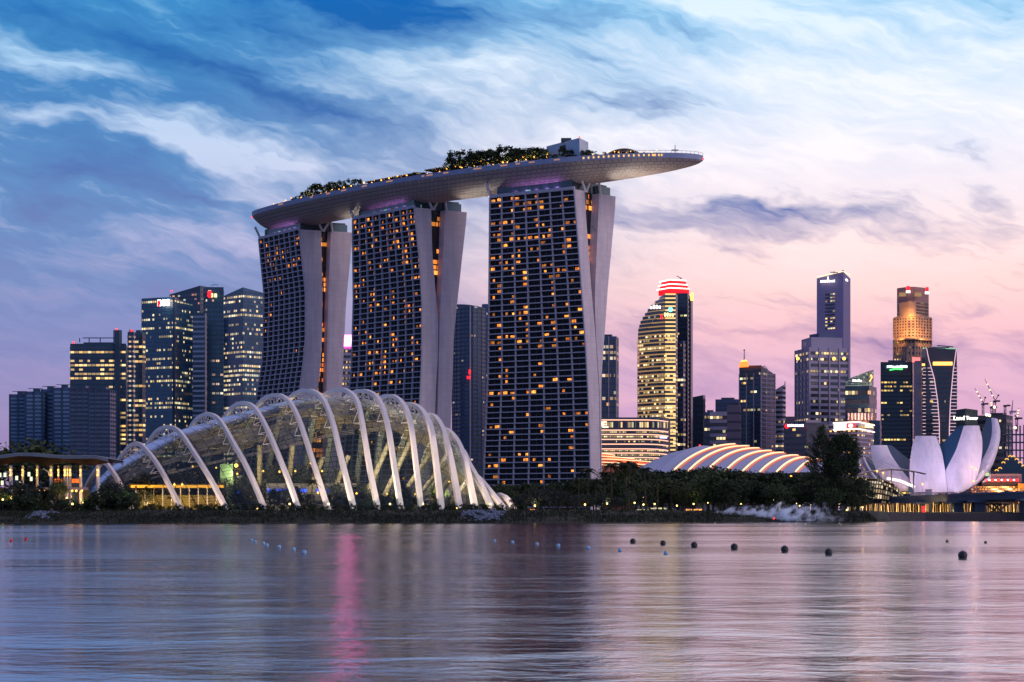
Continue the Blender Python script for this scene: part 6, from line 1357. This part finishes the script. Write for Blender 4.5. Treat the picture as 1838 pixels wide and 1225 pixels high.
# the big tree on the right
r = random.Random(5); D = 770; gz = 4.4; bx = X(1498, D); H = Z(768, D)-gz
bt = thing('big_riverside_tree', 'tallest tree of the park, black against the skyline, feathery spire left and round crown right', 'tree', (bx, D, gz)); tr_ = MB(); s = MB()
tr_.tube([(bx, D, gz-.5), (bx+.4, D, gz+8), (X(1478, D), D, gz+20), (X(1472, D), D, gz+H-2)], [.9, .7, .35, .08], 8)
tr_.tube([(bx+.4, D, gz+7), (X(1512, D), D, gz+16), (X(1520, D), D-1, Z(795, D))], [.6, .4, .1], 8)
def brk(px, py, rad, n, size=.62):
    c = P(px, py, D+r.uniform(-4, 4)); leaves(s, c, rad, n, size, r); tr_.tube([(bx+(c.x-bx)*.2, D, max(gz+5, c.z-5-abs(c.x-bx)*.3)), c], [.16, .04], 4, cap=False)
for k in range(110):       # round crown on the right
    a = r.uniform(0, 6.283); q = math.sqrt(r.uniform(.1, 1)); brk(1513+27*q*math.cos(a), 812+30*q*math.sin(a)*(1 if math.sin(a) < 0 else 1.3), r.uniform(1.3, 2.3), 130, .7)
for k in range(60): f = r.random(); brk(1475+r.uniform(-1, 1)*(2+14*f), 766+64*f, r.uniform(.7, 1.5), 70, .55)
for k in range(40):       # upswept feathery twigs at the left
    y = r.uniform(785, 850); x0 = 1470; x1 = x0-r.uniform(8, 26)*min(1, (y-765)/40); p0, p1 = P(x0, y+10, D), P(x1, y-r.uniform(2, 10), D+r.uniform(-3, 3)); tr_.tube([p0, p1], [.12, .03], 4, cap=False)
    for q in (.35, .55, .75, .95): leaves(s, p0.lerp(p1, q), .8, 24, .42, r)
for k in range(100): brk(r.gauss(1503, 23), r.uniform(830, 900), r.uniform(1.2, 2.3), 110, .7)
for k in range(16): brk(r.uniform(1520, 1556), r.uniform(868, 905), r.uniform(1.0, 1.9), 70)
tr_.build('trunk', M_bark, bt); s.build('crown', LF1, bt)

# trees on the roof deck
dt = [make_tree('deck_tree', 8, 6.5, 31, LF1, 22, 46, .62, .22, label='x', base=.35), make_tree('deck_tree', 7, 5.5, 32, LF1, 18, 46, .6, .2, label='x', base=.35)]
def deck_plant(px, py, group, label, back, wid=1.0):
    q, tg = on_deck(px, back); z = DZK+1; k = pr.randrange(2); src = dt[k]; s_ = max(.3, (Z(py, q.y)-z)/(8, 7)[k])
    if id(src) not in used: used.add(id(src)); o = src; o.location = (q.x, q.y, z); o.scale = (s_*wid, s_*wid, s_)
    else: o = copy_tree(src, (q.x, q.y, z), pr.uniform(0, 6.28), (s_*wid, s_*wid, s_))
    o['label'] = label; o['group'] = group; tag(o, cat='tree')
gl_, gr_ = 'left group of trees on the roof deck', 'larger central group of trees on the roof deck'
for (px, y) in ((512, 356), (520, 352), (530, 345), (538, 336), (545, 332), (553, 330), (562, 332), (571, 327), (580, 331), (588, 328), (596, 325), (604, 323), (612, 322), (526, 354), (548, 345), (575, 340)): deck_plant(px, y, gl_, 'small dark tree in the left group on the roof deck', pr.uniform(6, 14), 1.1)
for (px, y) in ((802, 273), (808, 272), (817, 278), (828, 275), (838, 271), (846, 273), (856, 271), (866, 269), (876, 268), (884, 263), (893, 265), (902, 268), (912, 268), (921, 267), (932, 266), (942, 267), (951, 266), (962, 271), (872, 276), (907, 276), (948, 277), (835, 282)): deck_plant(px, y, gr_, 'dark tree in the large central group on the roof deck', pr.uniform(6, 15), 1.1)
deck_plant(969, 268, 'small round tree right of the central deck group', 'small round tree apart from the central deck group', 6, .8)
deck_plant(1001, 264, 'slim tree before the grey plant building', 'slim dark tree standing in front of the grey plant building on the deck', 5, .8)
for (px, y) in ((1014, 270), (1035, 271), (1048, 270), (1060, 272), (1152, 274), (1162, 276), (1170, 277), (1180, 277), (480, 374), (470, 378), (490, 368)): deck_plant(px, y, 'low deck shrubs around the restaurant roof', 'low dark shrub on the roof deck parapet side', 6, 1.4)
for k in range(40):
    px = 470+k*17+pr.uniform(-5, 5)
    if px < 1175: deck_plant(px, interp(px, [(470, 378), (530, 356), (620, 338), (700, 325), (800, 300), (900, 288), (1000, 280), (1180, 277)])-pr.uniform(1, 6), 'low deck shrubs around the restaurant roof', 'low dark shrub on the roof deck parapet side', 3, 1.5)
M_dl = emis('deck_lamp', rgb(255, 165, 60), 4); n_ = 0
for (px, y) in ((478, 376), (486, 372), (493, 369), (500, 367), (506, 365), (515, 362), (523, 359), (540, 356), (610, 342), (622, 340), (640, 335), (652, 333), (668, 331), (681, 329), (694, 327), (708, 325), (722, 321), (738, 318), (752, 316), (768, 312), (781, 310), (793, 306), (822, 300), (855, 297), (917, 290), (940, 288), (1062, 281), (1075, 281), (1097, 281), (1132, 280), (531, 358), (548, 354), (553, 356), (570, 347), (572, 352), (584, 346), (594, 349), (560, 357), (808, 303), (815, 304), (835, 299), (846, 302), (862, 291), (864, 297), (869, 293), (873, 298), (887, 292), (892, 294), (900, 296), (905, 293), (909, 297), (971, 278), (978, 283), (955, 285), (930, 284), (1085, 283), (1110, 280), (1121, 281), (1143, 281), (1155, 277), (1165, 275), (1178, 276), (1150, 284)):
    px += pr.uniform(-5, 5); q, tg = on_deck(px, pr.uniform(3, 6)); z = max(DZK+3.9, Z(y, q.y))+pr.uniform(-.2, 1.3); l = thing('deck_lamp', 'small amber lamp on a stem among the roof deck trees', 'lamp', (q.x, q.y, DZK+1), 'amber lamps on the roof deck'); n_ += 1
    s = MB(); s.tube([(q.x, q.y, DZK+1), (q.x, q.y, z)], .07, 4); s.build('stem', M_spD, l); s = MB(); s.ball((q.x, q.y-.1, z), (.5 if px < 1000 else .38)*pr.uniform(.55, 1.1), 8, 6); s.build('bulb', M_dl, l)
    if n_ % 2 == 0: light('lamp_glow', 'POINT', (q.x, q.y-.6, z+.5), 900, (1, .6, .2), l, shadow_soft_size=.3)

# ============================================================ SMOKE / MIST on the right bank
sm = bpy.data.materials.new('mist'); sm.use_nodes = True; t = NT(sm.node_tree); t.n.clear(); vo = t.new('ShaderNodeVolumePrincipled'); out = t.new('ShaderNodeOutputMaterial')
vo.inputs['Color'].default_value = (.82, .91, 1, 1); vo.inputs['Anisotropy'].default_value = .1
o = t.new('ShaderNodeTexCoord').outputs['Object']; x_, y_, z_ = t.sep(o)
xn = t.m('DIVIDE', x_, 62.)    # 0 at the left tip .. 1 at the right
n1_ = t.noise(t.vec(t.m('MULTIPLY_ADD', z_, -.12, t.m('MULTIPLY', x_, .26)), t.m('MULTIPLY', y_, .2), t.m('MULTIPLY', z_, .26)), 1.25, 6, .62, .3)
top = t.m('MULTIPLY_ADD', t.mr(xn, 0, .38, 0, 1), 4.4, t.m('MULTIPLY_ADD', t.mr(xn, .45, .95, 0, 1), 4.2, 1.0))
hz_ = t.m('DIVIDE', z_, top)
dens = t.m('SUBTRACT', t.m('MULTIPLY', t.m('SUBTRACT', n1_, t.m('MULTIPLY_ADD', t.mr(xn, .45, 1., 0, 1), .15, .41)), 3.4), t.m('MULTIPLY', t.m('POWER', t.m('MAXIMUM', hz_, 0.), 2.), .55), clamp=True)
dens = t.m('MULTIPLY', dens, t.mr(xn, 1.0, .6, .0, 1.)); dens = t.m('MULTIPLY', dens, t.mr(xn, .0, .06, .0, 1.))
t.put(vo.inputs['Density'], t.m('MULTIPLY', dens, 2.0)); t.put(out.inputs['Volume'], vo.outputs[0])
s = MB(); D = 722; ox_ = X(1228, D); s.box((31, 6, 6.5), (62, 11, 13)); o = s.build('mist', sm, kind='stuff'); o.location = (ox_, D, .3); tag(o, 'pale bluish mist billowing low over the right bank in front of the big tree', 'mist')
sm.cycles.volume_step_rate = 1.0 if hasattr(sm.cycles, 'volume_step_rate') else 1
for px in (1300, 1380, 1440): light('mist_lamp', 'POINT', P(px, 922, 712), 0.1, (.7, .85, 1), o if False else None) if False else None

# ============================================================ BUOYS
M_bk = mat('buoy_black', (.008, .007, .007, 1), .45); M_bl = mat('buoy_blue', rgb(120, 158, 186), .5); M_rd = mat('buoy_red', rgb(200, 26, 40), .45); M_lug = mat('buoy_lug', rgb(60, 60, 60), .6)
def buoy(px, yb, rpx, m, label, group):
    D = FP*EYE/(yb-HZ); x = X(px, D); r_ = rpx*D/FP; root = thing('buoy', label, 'buoy', (x, D, 0), group); zc = r_*.72
    s = MB(); s.ball((x, D, zc), r_, 20, 14); s.build('float', m, root)
    s = MB(); s.tube([(x+r_*.78*math.cos(a*math.pi/9), D+r_*.78*math.sin(a*math.pi/9), .02*r_) for a in range(19)], r_*.10, 5, cap=False); s.build('collar', M_lug, root)
    s = MB(); s.tube([(x, D, zc+r_*.95), (x, D, zc+r_*1.08)], r_*.12, 8); s.build('lifting_lug', M_lug, root)
bk = 'black ball buoys on the water'
for (px, yb, r_, l) in ((1136, 976, 5.4, 'leftmost black ball buoy of the long row'), (1190, 979, 5.2, 'second black ball buoy from the left'), (1246, 983, 6, 'third black ball buoy from the left, below the mist tip'), (1318, 987, 6.6, 'fourth black ball buoy, left of centre of the row'), (1408.5, 991.5, 7, 'fifth black ball buoy, midway to the pair of tiny ones'), (1487.5, 997, 7.3, 'sixth black ball buoy from the left, below the big tree'), (1728, 1003.5, 8.6, 'largest and nearest black ball buoy, far right'), (1700, 973.8, 2.6, 'left of the two tiny dark buoys near the far right'), (1769, 975.8, 2.6, 'right of the two tiny dark buoys near the far right')):
    buoy(px, yb, r_, M_bk, l, bk)
for i, (px, yb, r_) in enumerate(((452, 972, 2.8), (458, 974.5, 2.8), (473, 977.5, 3), (479, 981, 3.2), (501, 984.5, 3.5), (527, 989, 3.8), (546, 995, 4.4))): buoy(px, yb, r_, M_bl, 'pale blue ball buoy in the close-set line below the left hotel tower', 'left line of pale blue buoys')
for i, (px, yb, r_) in enumerate(((888, 973, 2.7), (920, 975.5, 3), (964, 979, 3.2), (1002, 982, 3.5), (1056, 986.5, 3.8), (1113, 990.5, 3.8), (1195, 996, 4))): buoy(px, yb, r_, M_bl, 'pale blue ball buoy in the wide-set line left of the black row', 'right line of pale blue buoys')
buoy(20, 973, 2.8, M_rd, 'red buoy nearest the left edge', 'red buoys'); buoy(47, 970, 2.8, M_rd, 'red buoy second from the left edge', 'red buoys'); buoy(241, 991.5, 1.1, M_bk, 'tiny lone dark float on the left of the water', 'lone dark float')
mk = thing('red_marker_lamp', 'tiny red lamp on a post at the waterline in front of the mist', 'lamp', (X(1389, 700), 700, 0)); s = MB(); s.tube([(X(1389, 700), 700, -.5), P(1389, 932, 700)], .08, 5); s.build('post', M_spD, mk); s = MB(); s.ball(P(1389, 931, 700), .3, 8, 6); s.build('lamp', M_red, mk)
